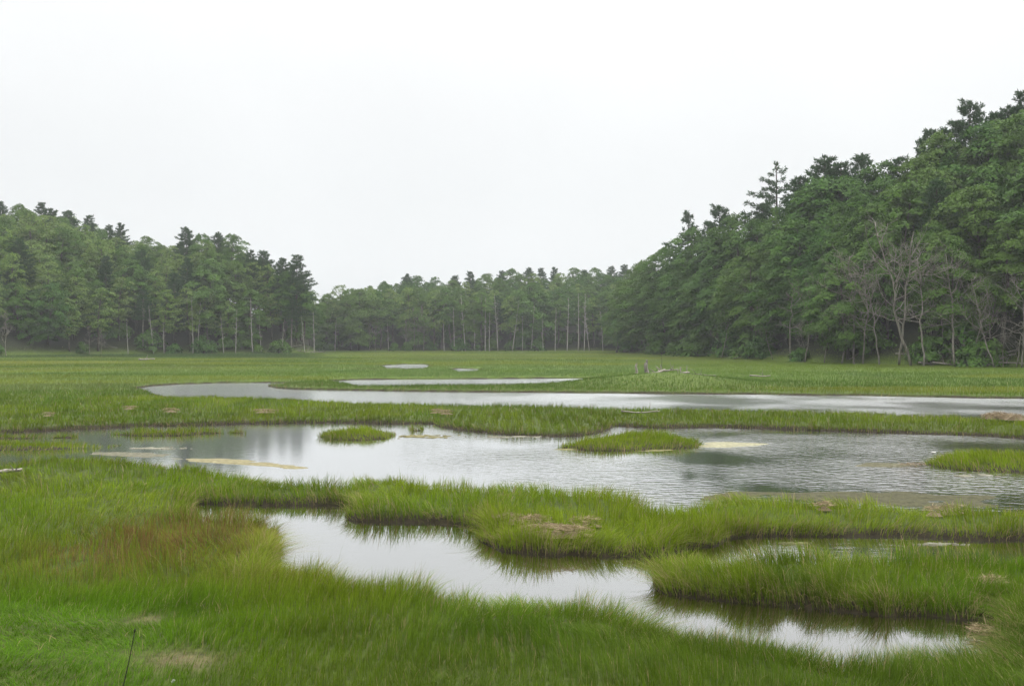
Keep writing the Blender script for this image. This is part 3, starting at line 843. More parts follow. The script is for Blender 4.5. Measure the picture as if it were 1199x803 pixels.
def shrub(seed, h=2.6, rad=1.8):
    rng = np.random.default_rng(seed); st = MB(); fo = MB()
    for i in range(7):
        ph = rng.uniform(0, 6.28); E = np.array([math.cos(ph) * rad * 0.6, math.sin(ph) * rad * 0.6, h * rng.uniform(0.5, 0.9)])
        st.tube(curve_pts(np.array([0, 0, -0.2]), E, 0.2, 5, 0.06, rng), np.linspace(0.05, 0.015, 5), 4)
    for i in range(26):
        ph = rng.uniform(0, 6.28); t = rng.random(); rr = rad * math.sqrt(rng.random()) * math.sqrt(1 - 0.8 * t * t)
        c = np.array([math.cos(ph) * rr, math.sin(ph) * rr, 0.25 + t * (h - 0.5)])
        leaf_clump(fo, c, np.array([math.cos(ph), math.sin(ph)]), rng.uniform(0.45, 0.9), 0.4, 75, rng, 0.17, rng.uniform(0.2, 0.8))
    return st.mesh('stems'), fo.mesh('foliage', False)

KIND = {}
def reg(key, h, tr, cr, mt, mc):
    tr.materials.append(mt); cr.materials.append(mc); KIND.setdefault(key, []).append((h, tr, cr))
for s in range(6): reg('oak', 18, *broadleaf(100 + s, 18, 0.24, 4.5, 66, 215, 0.0, 0.165), M_BARK, M_BROAD)
for s in range(4): reg('edge', 14, *broadleaf(140 + s, 14, 0.10, 4.6, 66, 215, 0.0, 0.165), M_BARK, M_BROAD)
for s in range(4): reg('tall', 19, *broadleaf(160 + s, 19, 0.46, 3.7, 54, 190, 0.0, 0.165), M_BARK, M_BROAD)
for s in range(4): reg('pale', 15, *broadleaf(180 + s, 15, 0.32, 3.3, 64, 110, 0.0, 0.165), M_BARK, M_LIGHT)
for s in range(6): reg('pine', 20, *pine(200 + s, 20, 0.22 + 0.03 * s, 4.5, 0.05), M_BARK, M_PINE)
for s in range(4): reg('bare_pine', 20, *pine(230 + s, 20, 0.50, 3.4, 0.12), M_DEAD, M_PINE)
for s in range(2): reg('sparse_pine', 20, *pine(250 + s, 20, 0.30, 4.2, 0.58, 0.5), M_BARK, M_PINE)
SNAGS = [snag(300 + s, 12, 2.0, 17, 0.17, 0.42) for s in range(4)]                          # spreading
POLES = [snag(320 + s, 14, 0.35, 14, 0.02, 0.08) for s in range(4)]             # bare poles with stubs
BUSHY = [snag(340 + s, 8, 1.5, 26, 0.06) for s in range(3)]                     # twiggy
for me in SNAGS + POLES + BUSHY: me.materials.append(M_DEAD)
SHRUBS = [shrub(400 + s) for s in range(4)]
for a_, b_ in SHRUBS: a_.materials.append(M_BARK); b_.materials.append(M_BROAD)

ORD = ('first second third fourth fifth sixth seventh eighth ninth tenth eleventh twelfth thirteenth fourteenth fifteenth sixteenth seventeenth eighteenth nineteenth '
       'twentieth').split()
def ordinal(n):
    if n <= 20: return ORD[n - 1]
    tens = {2: 'twenty', 3: 'thirty', 4: 'forty', 5: 'fifty', 6: 'sixty', 7: 'seventy', 8: 'eighty', 9: 'ninety'}
    if n % 10 == 0: return tens[n // 10][:-1] + 'ieth'
    return tens[n // 10] + '-' + ORD[n % 10 - 1]

rt = np.random.default_rng(77)
TREES = []      # dicts: kind, x, y, h, wood, row
NAMES = {'oak': ('broadleaf_tree', 'broadleaf tree'), 'edge': ('broadleaf_tree', 'low spreading broadleaf tree'), 'tall': ('broadleaf_tree', 'slim high-crowned broadleaf tree'),
         'pale': ('pale_tree', 'pale thin-leaved tree'), 'pine': ('pine_tree', 'dark pine'), 'bare_pine': ('pine_tree', 'bare-trunked pine'), 'sparse_pine': ('pine_tree', 'ragged half-bare pine')}
def put(kind, x, y, h, wood, row, label=None):
    TREES.append(dict(kind=kind, x=x, y=y, h=h, wood=wood, row=row, label=label))
def edge_d(px, e): return float(np.interp(px, [p for p, _ in e], [d for _, d in e]))

SKY_R = [(700, 360), (715, 348), (730, 330), (745, 322), (765, 303), (785, 292), (815, 272), (830, 262), (870, 252), (890, 238), (935, 212), (965, 195), (980, 200), (1010, 190), (1030, 195), (1050, 186), (1085, 158), (1130, 130), (1160, 132), (1199, 112), (1350, 80)]
SKY_L = [(-200, 225), (0, 240), (50, 243), (80, 250), (105, 258), (130, 265), (160, 280), (190, 290), (205, 285), (255, 278), (280, 292), (310, 297), (345, 302), (358, 318), (370, 345), (380, 380)]
SKY_F = [(340, 356), (380, 352), (400, 346), (430, 338), (475, 324), (500, 327), (560, 323), (610, 317), (660, 318), (715, 316), (780, 312)]

def top_z(ytop, d): return EYE + (HORIZON - ytop) * d / FPX
def sky_limit(prof, px, d): return top_z(np.interp(px, [a for a, _ in prof], [b for _, b in prof]), d)

# --- skyline trees picked from the photograph: (px, y of the top, metres behind the wood's edge, kind)
for px, yt, s, kd, lb in [
    (2, 235, 46, 'pine', 'broad dark pine on the skyline at the left end of the left wood'),
    (24, 241, 48, 'oak', None), (49, 236, 46, 'pine', None), (62, 243, 44, 'pine', None), (79, 245, 40, 'pine', None), (104, 251, 40, 'pine', None), (128, 262, 36, 'pine', None),
    (142, 260, 38, 'pine', 'pointed pine standing up midway along the left wood skyline'), (167, 277, 30, 'oak', None), (190, 287, 26, 'oak', None),
    (219, 264, 24, 'pine', 'tallest pine crown in the middle of the left wood, dense and pointed'), (237, 275, 22, 'oak', None), (254, 270, 22, 'pine', None), (268, 275, 20, 'oak', None), (293, 292, 14, 'pine', None),
    (309, 292, 12, 'pine', None), (329, 301, 8, 'pine', None), (347, 297, 4, 'pine', 'layered pine at the right end of the left wood, boughs reaching over the gap')]:
    d = edge_d(px, LEFT_EDGE) + s
    put(kd, (px - CX) / FPX * d, d, yt, 'L', 'sky', lb)
for px, yt, s, kd, lb in [
    (722, 344, 2, 'oak', None), (733, 327, 3, 'oak', None), (745, 316, 5, 'oak', None), (757, 306, 6, 'oak', None), (768, 302, 7, 'oak', None), (790, 288, 12, 'oak', None), (805, 247, 16, 'sparse_pine', 'sparse pine poking out of the crowns near the tip of the right wood'), (822, 268, 12, 'oak', None),
    (845, 238, 20, 'pine', 'rounded dark pine behind the sparse one on the right wood skyline'), (872, 250, 16, 'oak', None), (892, 236, 22, 'pine', None),
    (910, 187, 26, 'sparse_pine', 'gaunt half-dead pine standing tallest and clear above the right wood'), (937, 205, 24, 'pine', None), (966, 180, 26, 'pine', None), (985, 188, 24, 'pine', None),
    (1009, 177, 26, 'pine', None), (1032, 190, 24, 'oak', None), (1052, 182, 26, 'pine', None), (1086, 150, 28, 'pine', None), (1104, 149, 28, 'pine', None),
    (1139, 115, 30, 'pine', 'tall pine with notched top on the high right skyline'), (1163, 130, 28, 'pine', None), (1180, 122, 30, 'pine', None), (1200, 103, 30, 'pine', 'highest pine of all, cut by the right border of the view'),
    (1250, 95, 30, 'pine', None), (1300, 90, 28, 'pine', None)]:
    d = edge_d(px, RIGHT_EDGE) + s
    put(kd, (px - CX) / FPX * d, d, yt, 'R', 'sky', lb)
for px, yt, s, kd, lb in [
    (384, 350, 24, 'oak', None), (400, 345, 28, 'oak', None), (416, 340, 30, 'oak', None), (432, 335, 32, 'oak', None), (452, 330, 34, 'oak', None), (477, 320, 30, 'pine', 'darkest pine top rising at the left shoulder of the far wood'), (492, 323, 34, 'oak', None),
    (512, 325, 36, 'oak', None), (532, 322, 36, 'pine', None), (551, 317, 32, 'pine', None), (570, 321, 36, 'oak', None), (587, 316, 40, 'pine', None), (604, 315, 42, 'oak', None), (620, 312, 42, 'pine', None), (634, 313, 42, 'pine', None), (650, 312, 44, 'pine', None),
    (668, 314, 44, 'oak', None), (684, 315, 44, 'pine', None), (700, 314, 44, 'oak', None), (716, 311, 44, 'pine', None), (732, 309, 46, 'pine', None), (748, 309, 46, 'oak', None)]:
    d = edge_d(px, FAR_EDGE) + s
    put(kd, (px - CX) / FPX * d, d, yt, 'F', 'sky', lb)

for prof, e, nm_, lim, s0, kinds_ in ((SKY_F, FAR_EDGE, 'F', (384, 760), 30, ['oak', 'oak', 'edge', 'oak', 'pale']), (SKY_L, LEFT_EDGE, 'L', (-60, 352), 22, ['oak', 'edge', 'oak', 'pale']), (SKY_R, RIGHT_EDGE, 'R', (752, 1330), 20, ['oak', 'edge', 'oak'])):
    px = lim[0]
    while px < lim[1]:
        f_ = np.interp(px, (370, 470) if nm_ == 'F' else ((-60, 360) if nm_ == 'L' else (740, 950)), (0.7, 1.0) if nm_ == 'F' else ((1.4, 0.25) if nm_ == 'L' else (0.3, 1.0)))
        d = edge_d(px, e) + s0 * f_ + rt.uniform(-3, 3)
        yt = np.interp(px, [a for a, _ in prof], [b for _, b in prof]) + (rt.uniform(2, 10) if nm_ == 'F' else rt.uniform(7, 20))
        put(rt.choice(kinds_), (px - CX) / FPX * d, d, yt, nm_, 'sky')
        px += (3.6 if nm_ != 'R' else 4.2) * FPX / d * rt.uniform(0.8, 1.3)

def walk(e, step, rng, jitter):
    P = np.array(edge(e)); seg = np.linalg.norm(np.diff(P, axis=0), axis=1); L = np.concatenate([[0], np.cumsum(seg)])
    s = 0.0
    while s < L[-1]:
        yield np.array([np.interp(s, L, P[:, 0]), np.interp(s, L, P[:, 1])]), s / L[-1]
        s += step * rng.uniform(1 - jitter, 1 + jitter)

def inward(p, wood):
    """unit vector into a wood at an edge point"""
    e_ = 0.5
    q = np.array([p, p + [e_, 0], p - [e_, 0], p + [0, e_], p - [0, e_]])
    s = -poly_sdf(q, wood)
    v = np.array([s[1] - s[2], s[3] - s[4]]); return v / (np.linalg.norm(v) + 1e-6)

def pxof(x, y): return x / y * FPX + CX

# front rows
for p, u in walk(RIGHT_EDGE, 4.6, rt, 0.3):
    q = p + inward(p, WOOD_R) * rt.uniform(0.8, 5.0); px = pxof(*q)
    if 700 < px < 1330:
        put(rt.choice(['oak', 'edge', 'edge', 'edge', 'oak']), q[0], q[1], -rt.uniform(12.5, 18.5), 'R', 'front')
for p, u in walk(LEFT_EDGE, 4.6, rt, 0.3):
    q = p + inward(p, WOOD_L) * rt.uniform(0.8, 5.0); px = pxof(*q)
    if -110 < px < 378:
        ks = ['oak', 'pale', 'edge', 'pale', 'pale'] if px < 150 else ['pale', 'tall', 'pale', 'edge', 'edge', 'pale', 'bare_pine']
        put(rt.choice(ks), q[0], q[1], -rt.uniform(11, 16.5), 'L', 'front')
for p, u in walk(FAR_EDGE, 3.6, rt, 0.35):
    q = p + inward(p, WOOD_F) * rt.uniform(0.5, 5.0); px = pxof(*q)
    if 345 < px < 770:
        ks = ['edge', 'oak', 'pale', 'edge'] if px < 445 else ['bare_pine', 'tall', 'tall', 'tall', 'pale', 'edge']
        put(rt.choice(ks), q[0], q[1], -rt.uniform(14, 19), 'F', 'front')

# crowns packed between the front row and the skyline
def fill(wood, name, prof, e, lim, smax, step, kinds, n_try, hr):
    P0 = [(t['x'], t['y']) for t in TREES if t['wood'] == name]
    for _ in range(n_try):
        px = rt.uniform(*lim); d = edge_d(px, e) + rt.uniform(3, smax)
        x, y = (px - CX) / FPX * d, d
        s = -poly_sdf(np.array([[x, y]]), wood)[0]
        if s < 4 or any((x - a) ** 2 + (y - b) ** 2 < step ** 2 for a, b in P0): continue
        z0 = float(hill_height(np.array([[x, y]]))[0][0])
        lim_h = sky_limit(prof, px, y) - z0 - 0.6
        h = min(rt.uniform(*hr), lim_h)
        if h < 7.5: continue
        P0.append((x, y)); put(rt.choice(kinds), x, y, -h, name, 'mid')
fill(WOOD_R, 'R', SKY_R, RIGHT_EDGE, (735, 1330), 34, 4.2, ['oak', 'oak', 'edge', 'edge', 'pine'], 3600, (13, 19))
fill(WOOD_L, 'L', SKY_L, LEFT_EDGE, (-90, 368), 44, 4.0, ['oak', 'edge', 'pale', 'pine', 'pale'], 3200, (12, 18))
fill(WOOD_F, 'F', SKY_F, FAR_EDGE, (370, 770), 40, 5.0, ['oak', 'edge', 'pale', 'tall'], 2200, (12, 17))

WOODNAME = {'L': 'left wood', 'R': 'right wood', 'F': 'far wood'}
GROUPS = {('L', 'front'): 'trees along the front of the left wood', ('R', 'front'): 'trees along the front of the right wood', ('F', 'front'): 'trees along the front of the far wood',
          ('L', 'sky'): 'trees on the skyline of the left wood', ('R', 'sky'): 'trees on the skyline of the right wood', ('F', 'sky'): 'trees on the skyline of the far wood',
          ('L', 'mid'): 'trees packed inside the left wood', ('R', 'mid'): 'trees packed inside the right wood', ('F', 'mid'): 'trees packed inside the far wood'}
TREES.sort(key=lambda t: pxof(t['x'], t['y']))
count = {}; nth = {}
for t in TREES:
    x, y = t['x'], t['y']
    z = gz(x, y) - 0.15
    h = (top_z(t['h'], y) - z) if t['h'] > 0 else -t['h']
    h = float(np.clip(h, 7.5, 33 if t['row'] == 'sky' else 27))
    vs_ = KIND[t['kind']]; hv, tm, cm = vs_[count.get(t['kind'], 0) % len(vs_)]
    count[t['kind']] = count.get(t['kind'], 0) + 1
    nm, desc = NAMES[t['kind']]
    px = pxof(x, y)
    lb = t['label']
    grp = GROUPS[(t['wood'], t['row'])]
    if not lb:
        key = (t['wood'], t['row'], t['kind'])
        if t['row'] == 'mid':
            lb = f"{desc} packed into the middle of the {WOODNAME[t['wood']]}, half hidden by neighbours"
            grp = f"{desc}s inside the {WOODNAME[t['wood']]}"
        else:
            if -5 < px < 1204 or t['row'] == 'sky':
                nth[key] = nth.get(key, 0) + 1
                where = 'along the front edge' if t['row'] == 'front' else 'on the skyline'
                lb = f"{desc} {where} of the {WOODNAME[t['wood']]}, {ordinal(nth[key])} such from left"
            else:
                lb = f"{desc} of the {WOODNAME[t['wood']]}'s front edge, beyond the border of the view"
                grp = f"{desc}s of the {WOODNAME[t['wood']]} out of view"
    root = empty(nm, (x, y, z), rt.uniform(0, 6.28), h / hv)
    wsc = rt.uniform(0.9, 1.15)
    root.scale = (h / hv * wsc, h / hv * wsc, h / hv)
    tag(root, lb, 'tree', grp)
    link('trunk', tm, None, root); link('crown', cm, None, root)
print('trees', len(TREES), count)

# bare dead trees
dead_n = {}
def dead(me, hv, px, s, e, h, label, wood, rz=None, group='bare dead trees at the wood edges'):
    d = edge_d(px, e) + s; x, y = (px - CX) / FPX * d, d
    o = link('dead_tree', me, None, None, (x, y, gz(x, y)))
    k_ = h / hv; o.scale = (k_, k_, k_); o.rotation_euler = (rt.normal(0, 0.05), rt.normal(0, 0.05), rt.uniform(0, 6.28) if rz is None else rz)
    tag(o, label, 'dead tree', group)
for i, (px, s, h, a) in enumerate([(1052, -1.5, 15.5, 0), (1068, -0.8, 17, 1), (1082, -1.2, 13, 2), (1130, 2.2, 13, 3), (1010, -0.3, 12, 1), (985, -0.8, 13.5, 2), (965, 0.5, 9, 0), (1150, 1.5, 8, 1), (1190, 0.5, 7, 3),
                                   (845, -1, 9, 0), (925, -0.5, 11, 3), (758, -1, 10, 2), (1105, 2.6, 11, 2)]):
    dead(SNAGS[a], 12, px, s - 1.6, RIGHT_EDGE, h, ['grey spreading dead tree, left stem of the big pair before the right wood', 'tallest grey dead tree leaning before the right wood, forked high', 'slim dead tree right of the tall grey pair, right wood',
         'dead tree with long bare limbs, standing right of the grey pair', 'thin dead tree left of the grey pair by the right wood', 'leaning bare tree among leaves, middle of the right wood edge', 'short dead stem low in the right wood edge, left of the others',
         'small bare tree at foot of the brown slope, far right', 'small dead tree at the right border beside the marsh', 'pale leaning dead trunk near the tip of the right wood', 'bare limbed tree behind leaves, left part of the right wood',
         'dead stem under the leftmost crowns of the right wood', 'bare tree between the grey pair and the brown slope'][i], 'R')
for i, (px, s, h) in enumerate([(180, -1, 11), (192, -0.7, 9), (226, -1, 13), (231, -0.4, 12), (262, -1, 9), (276, -0.6, 10.5), (296, -1, 13), (306, -0.5, 9), (330, -0.7, 8), (357, -1, 9), (368, -1.5, 10), (150, -0.5, 8)]):
    dead(POLES[i % 4], 14, px, s, LEFT_EDGE, h, f'bare grey dead pole at the front of the left wood, {ordinal(i + 1) if i < 11 else "set apart further left"}' + (' from left' if i < 11 else ''), 'L')
for i, px in enumerate([392, 455, 520, 532, 545, 556, 568, 573, 583, 600, 612, 622, 636, 650, 664, 677, 684, 690, 706]):
    hh = [10, 9, 14, 13, 17, 12, 16, 13, 17, 15, 12, 14, 11, 13, 16, 17, 17, 14, 12][i]
    dead(POLES[(i * 3 + 1) % 4], 14, px, -2.0 + (i % 3) * 0.5, FAR_EDGE, hh, f'bare pale trunk standing at the foot of the far wood, {ordinal(i + 1)} from left', 'F')
for i, (px, e, s, h) in enumerate([(485, FAR_EDGE, -1, 12.5), (496, FAR_EDGE, -1.4, 13.5), (440, FAR_EDGE, -1, 9.5), (432, FAR_EDGE, -0.6, 8), (474, FAR_EDGE, -0.7, 9), (8, LEFT_EDGE, -12, 8), (105, LEFT_EDGE, -2, 6), (118, LEFT_EDGE, -2.5, 5.5), (1175, RIGHT_EDGE, -1.5, 5), (1115, RIGHT_EDGE, -1, 4), (940, RIGHT_EDGE, -0.6, 5)]):
    dead(BUSHY[i % 3], 8, px, s, e, h, ['twiggy grey dead tree before the far wood, left of the tall twiggy one', 'tallest twiggy grey dead tree before the far wood', 'reddish grey twiggy tree at left part of the far wood', 'low twiggy dead tree, leftmost before the far wood',
         'twiggy dead tree in the middle of its far wood group', 'bare white tree in the marsh at the left border', 'tangle of bare limbs under the left wood', 'lower tangle of bare limbs right beside another under the left wood',
         'tangle of dead branches at foot of the brown slope far right', 'low dead brush beneath the grey pair of trees', 'dead brush low in the right wood edge, middle part'][i], 'F')

for px, s_, h, a, lb in [(885, 0.2, 9, 2, 'crooked bare stem in the left half of the right wood edge'), (905, -1.2, 7, 1, 'low leaning bare tree under the gaunt pine, right wood edge'), (942, -1.5, 12, 0, 'bare tree leaning over the marsh in the middle of the right wood'),
                         (1000, -2.2, 14, 3, 'thin many-limbed bare tree between middle and grey pair, right wood'), (1030, -2.0, 11, 2, 'bare tree with arching limbs just left of the grey pair'), (1118, -2.0, 13, 0, 'bare forked tree on the foot of the brown slope, right wood'),
                         (1140, -1.8, 7, 2, 'small twisted bare tree on the brown slope'), (1165, -2.2, 10, 1, 'bare tree with drooping limbs, second from the right border'), (1196, -2.4, 11, 0, 'tall bare tree at the right border, limbs cut by the frame')]:
    dead(SNAGS[a], 12, px, s_, RIGHT_EDGE, h, lb, 'R')
M_POLE = rough_material('pale_dead_trunk', (0.17, 0.16, 0.14), (0.36, 0.34, 0.31), 3.0, 0.9, (3, 3, 0.5))
for me in POLES:
    me.materials.clear(); me.materials.append(M_POLE)

# shrubs along the wood edges
i = 0
for e, wood, wname, lim, step, sc_ in ((RIGHT_EDGE, WOOD_R, 'right wood', (725, 1300), 3.4, 1.3), (LEFT_EDGE, WOOD_L, 'left wood', (-60, 385), 3.2, 1.25), (FAR_EDGE, WOOD_F, 'far wood', (375, 745), 2.8, 1.2)):
    k_ = 0
    lst = []
    for p, u in walk(e, step, rt, 0.6):
        q = p + inward(p, wood) * (rt.uniform(-0.8, 2.0) if rt.random() < 0.5 else rt.uniform(4.0, 9.0))
        if lim[0] < pxof(*q) < lim[1]: lst.append(q)
    lst.sort(key=lambda q: pxof(*q))
    for q in lst:
        st, fo = SHRUBS[i % 4]; i += 1; k_ += 1
        root = empty('shrub', (q[0], q[1], gz(*q) - 0.1), rt.uniform(0, 6.28), sc_ * rt.uniform(0.6, 1.3))
        tag(root, f'leafy shrub at the foot of the {wname}, {ordinal(k_)} shrub from left', 'shrub', 'shrubs at the foot of the ' + wname)
        link('stems', st, None, root); link('foliage', fo, None, root)

# ------------------------------------------------------------------ small things in the marsh
def at_px(px, py, dz=0.0):
    z = 0.25
    for _ in range(6):
        p = ground_point(px, py, z); z = gz(*p) + dz
    return np.array([p[0], p[1], z])

def drift_log(seed, L, r0, r1, branches=3):
    rng = np.random.default_rng(seed); mb = MB()
    t = np.linspace(0, 1, 9)
    P = np.stack([(t - 0.5) * L, 0.04 * L * np.sin(t * 4 + seed), 0.02 * L * np.sin(t * 6 + seed)], -1)
    mb.tube(P, (r0 + (r1 - r0) * t) * rng.uniform(0.85, 1.15, 9), 8)
    for k_ in range(branches):
        B = P[rng.integers(2, 8)]; ph = rng.uniform(0, 3.14)
        E = B + np.array([rng.normal(0, 0.12), math.cos(ph) * 0.25, 0.1 + math.sin(ph) * 0.3]) * L
        mb.tube(curve_pts(B, E, 0.02 * L, 5, 0.01 * L, rng), np.linspace(r1 * 0.6, r1 * 0.15, 5), 5)
    return mb.mesh('driftwood_log')

def stump(seed, h, r):
    rng = np.random.default_rng(seed); mb = MB()
    t = np.linspace(0, 1, 7)
    mb.tube(np.stack([0.08 * h * np.sin(t * 3 + seed), 0.05 * h * np.cos(t * 3), t * h - 0.1], -1), r * np.interp(t, [0, 0.2, 0.8, 1], [1.6, 1.0, 0.85, 0.6]) * rng.uniform(0.9, 1.1, 7), 8)
    for k_ in range(5):     # broken splinters and root flare
        ph = rng.uniform(0, 6.28)
        mb.tube(curve_pts(np.array([math.cos(ph) * r * 0.4, math.sin(ph) * r * 0.4, h * 0.75]), np.array([math.cos(ph) * r * 0.8, math.sin(ph) * r * 0.8, h * rng.uniform(0.95, 1.25)]), 0.02, 4), np.linspace(r * 0.35, r * 0.06, 4), 5)
        mb.tube(curve_pts(np.array([0, 0, 0.12 * h]), np.array([math.cos(ph) * r * 2.4, math.sin(ph) * r * 2.4, -0.08]), 0.03, 4), np.linspace(r * 0.5, r * 0.2, 4), 5)
    return mb.mesh('driftwood_stump')

for i, (px, py, h, r, lb) in enumerate([(745, 437.5, 0.85, 0.12, 'pale bleached stump standing on the grassy mound across the river'), (757, 437, 1.05, 0.19, 'brown broken stump on the mound, between pale stump and logs')]):
    p = at_px(px, py)
    tag(link('driftwood_stump', stump(20 + i, h, r), M_DRIFT if i == 0 else M_DEAD, None, p), lb, 'stump')
p = at_px(775, 437)
o_ = link('dead_sapling', snag(371, 2.2, 0.5, 5, 0.02, 0.04), M_BARK, None, p)
tag(o_, 'thin dark dead sapling standing upright among the driftwood', 'sapling')
for i, (px, py, L, r, rz, ry, lb) in enumerate([
    (770, 436, 1.5, 0.15, 0.4, -0.25, 'pale gnarled driftwood log beside the dark sapling'), (783, 433.5, 1.8, 0.08, -0.1, -0.03, 'thin pale branch lying behind the dark sapling'),
    (797, 438, 1.5, 0.13, 0.15, -0.2, 'grey driftwood log lying right of the dark sapling'), (815, 439, 3.0, 0.05, 0.0, 0.0, 'long thin pale pole lying in grass right of the logs'),
    (12, 551, 0.45, 0.05, 0.5, -0.1, 'whitish driftwood log on the left bank of the pond'), (890, 440, 1.6, 0.05, 0.2, 0, 'small pale branch lying in the grass before the right wood'),
    (750, 495.5, 1.5, 0.035, 0.0, 0.0, 'thin tan pole lying along the far bank behind the mid pond islet'), (172, 420.5, 2.2, 0.12, 0.3, 0, 'pale fallen limb on the verge before the left wood')]):
    p = at_px(px, py, 0.10 if py > 450 else 0.32)
    o_ = link('driftwood_log', drift_log(40 + i, L, r, r * 0.6, 2 if r < 0.06 else 4), M_DRIFT, None, p)
    o_.rotation_euler = (0, ry, rz)
    tag(o_, lb, 'driftwood')
FB = [(1090, 3.5), (1120, 5.0), (1145, 4.2), (1165, 5.5), (1185, 4.0), (1010, 4.2), (870, 3.6), (355, 5.0), (340, 6.0), (95, 5.5), (125, 6.0), (372, 3.5), (1072, 4.5), (1132, 6.0), (1156, 4.0), (1175, 6.5), (1194, 5.0)]
FBL = ['fallen grey limb at the foot of the tall grey pair, right wood', 'fallen grey limb left on the brown slope, right wood', 'fallen limb mid brown slope of the right wood', 'long fallen limb across the brown slope far right',
       'fallen limb nearest the right border, foot of the slope', 'fallen limb under leaves, middle of the right wood edge', 'fallen trunk near the tip of the right wood', 'fallen pale trunk sloping at right end of the left wood', 'long fallen trunk leaning left of another, left wood end',
       'fallen limb among bare tangle under the left wood', 'second fallen limb right of the bare tangle, left wood', 'short fallen limb at the very tip of the left wood',
       'fallen limb tangled round the feet of the grey pair', 'long fallen trunk low on the brown slope, right wood', 'broken limb jutting from the brown slope, right wood', 'longest fallen trunk by the right border, lying across others', 'fallen limb cut by the right border at slope foot']
for i, (px, L) in enumerate(FB):
    e = RIGHT_EDGE if px > 700 else LEFT_EDGE
    d = edge_d(px, e) + rt.uniform(-1.2, 2.0); x, y = (px - CX) / FPX * d, d
    o_ = link('fallen_branch', drift_log(70 + i, L, 0.11, 0.05, 6), M_DEAD, None, (x, y, gz(x, y) + 0.35))
    o_.rotation_euler = (rt.uniform(-0.3, 0.3), rt.uniform(-0.45, 0.1), rt.uniform(-0.8, 0.8))
    tag(o_, FBL[i], 'fallen branch', 'fallen limbs at the wood edges')

def straw_heap(seed, rx, ry, hz, n, core=0.15):
    """a mat of washed-up dead stems: strands over a lumpy core"""
    rng = np.random.default_rng(seed); mb = MB()
    k_ = 22; rings = 6
    an = np.arange(k_) / k_ * 2 * math.pi; sh = 1 + 0.25 * np.sin(2 * an + seed) + 0.18 * np.sin(3 * an + 2 * seed) + rng.normal(0, 0.08, k_)
    V = [[0, 0, hz * core]]
    def hump(q, a_): return hz * (1 - q ** 2) * (0.75 + 0.5 * vnoise(np.cos(a_) * q * 3 + seed, np.sin(a_) * q * 3, seed))
    for j in range(1, rings + 1):
        q = j / rings; zz = hump(q, an) * core - 0.07 * q
        V += list(np.stack([np.cos(an) * rx * q * sh, np.sin(an) * ry * q * sh, zz], -1))
    V = np.array(V); ja = np.arange(k_); jb = (ja + 1) % k_
    T = np.stack([np.zeros(k_, int), 1 + ja, 1 + jb], -1)
    Q = np.concatenate([np.stack([1 + (j - 1) * k_ + ja, 1 + j * k_ + ja, 1 + j * k_ + jb, 1 + (j - 1) * k_ + jb], -1) for j in range(1, rings)])
    mb.add(V, Q, T, 0.15)
    q = np.sqrt(rng.random(n)); a_ = rng.uniform(0, 6.28, n)
    P = np.stack([np.cos(a_) * rx * q * 1.08, np.sin(a_) * ry * q * 1.08, hump(q, a_) * 0.6 + rng.uniform(-0.01, 0.05, n)], -1)
    D = np.stack([rng.normal(0, 1, n), rng.normal(0, 1, n), rng.normal(0.0, 0.16, n)], -1)
    mb.needles(P, D, rng.uniform(0.04, 0.15, n), rng.uniform(0.002, 0.006, n), rng, rng.random(n))
    return mb.mesh('straw_heap', False)
HEAPS = [(642, 621, 0.36, 0.20, 0.10, 700, 'largest tan heap of dead straw on the middle bank of the near pond'),
         (624, 610, 0.25, 0.13, 0.09, 400, 'tan straw heap behind the largest one, middle bank'),
         (597, 607, 0.22, 0.12, 0.10, 250, 'small straw clump on the middle bank, left of the big heaps'),
         (672, 623, 0.26, 0.16, 0.09, 300, 'straw clump just right of the largest heap'),
         (686, 638, 0.20, 0.12, 0.07, 220, 'straw clump at the water below the big heaps'),
         (1168, 507, 0.4, 0.25, 0.26, 800, 'pinkish tan wrack heap on far pond bank at the right border'),
         (1190, 509, 0.32, 0.22, 0.2, 600, 'lower wrack heap joined to right side of the pinkish one'),
         (965, 621, 0.14, 0.08, 0.06, 220, 'straw clump on the right bank above the narrow channel'),
         (1094, 615, 0.14, 0.1, 0.08, 150, 'small straw clump sitting high on the right bank'),
         (1113, 626, 0.22, 0.1, 0.08, 200, 'straw clump at the channel edge, right bank'),
         (1162, 706, 0.13, 0.09, 0.08, 350, 'torn brown straw clump at right end of the lower islet bank'),
         (1150, 742, 0.13, 0.09, 0.08, 300, 'straw clump at the end of the near channel, lower right'),
         (200, 480, 0.28, 0.14, 0.07, 300, 'pale straw heap in the meadow left of the others'),
         (310, 481, 0.5, 0.12, 0.05, 400, 'long pale straw streak in the meadow behind the pond'),
         (152, 477, 0.3, 0.1, 0.05, 250, 'faint straw streak left in the meadow'),
         (57, 485, 0.2, 0.1, 0.07, 200, 'single pale straw clump far left in the meadow'),
         (512, 494, 0.25, 0.14, 0.1, 300, 'grey straw heap at the far bank behind the tiny tuft'),
         (523, 494, 0.22, 0.12, 0.1, 250, 'straw heap right beside the grey one, far bank'),
         (1068, 545, 0.30, 0.14, 0.07, 250, 'straw clump floating at tip of the right islet'),
         (1158, 507, 0.26, 0.2, 0.17, 400, 'left lump of the pinkish wrack pile on the far pond bank'),
         (1180, 506, 0.3, 0.2, 0.22, 500, 'middle lump in the pile of pinkish wrack, far pond bank')]
for i, (px, py, rx, ry, hz, n_, lb) in enumerate(HEAPS):
    p = at_px(px, py, 0.10 if py > 560 else 0.16)
    if py == 545: p = np.array([*ground_point(px, py, 0), 0.0])
    o_ = link('straw_heap', straw_heap(500 + i, rx, ry, hz, n_, 0.6 if hz > 0.15 else 0.1), M_STRAW, None, p)
    tag(o_, lb, 'straw', 'washed-up heaps of dead straw')

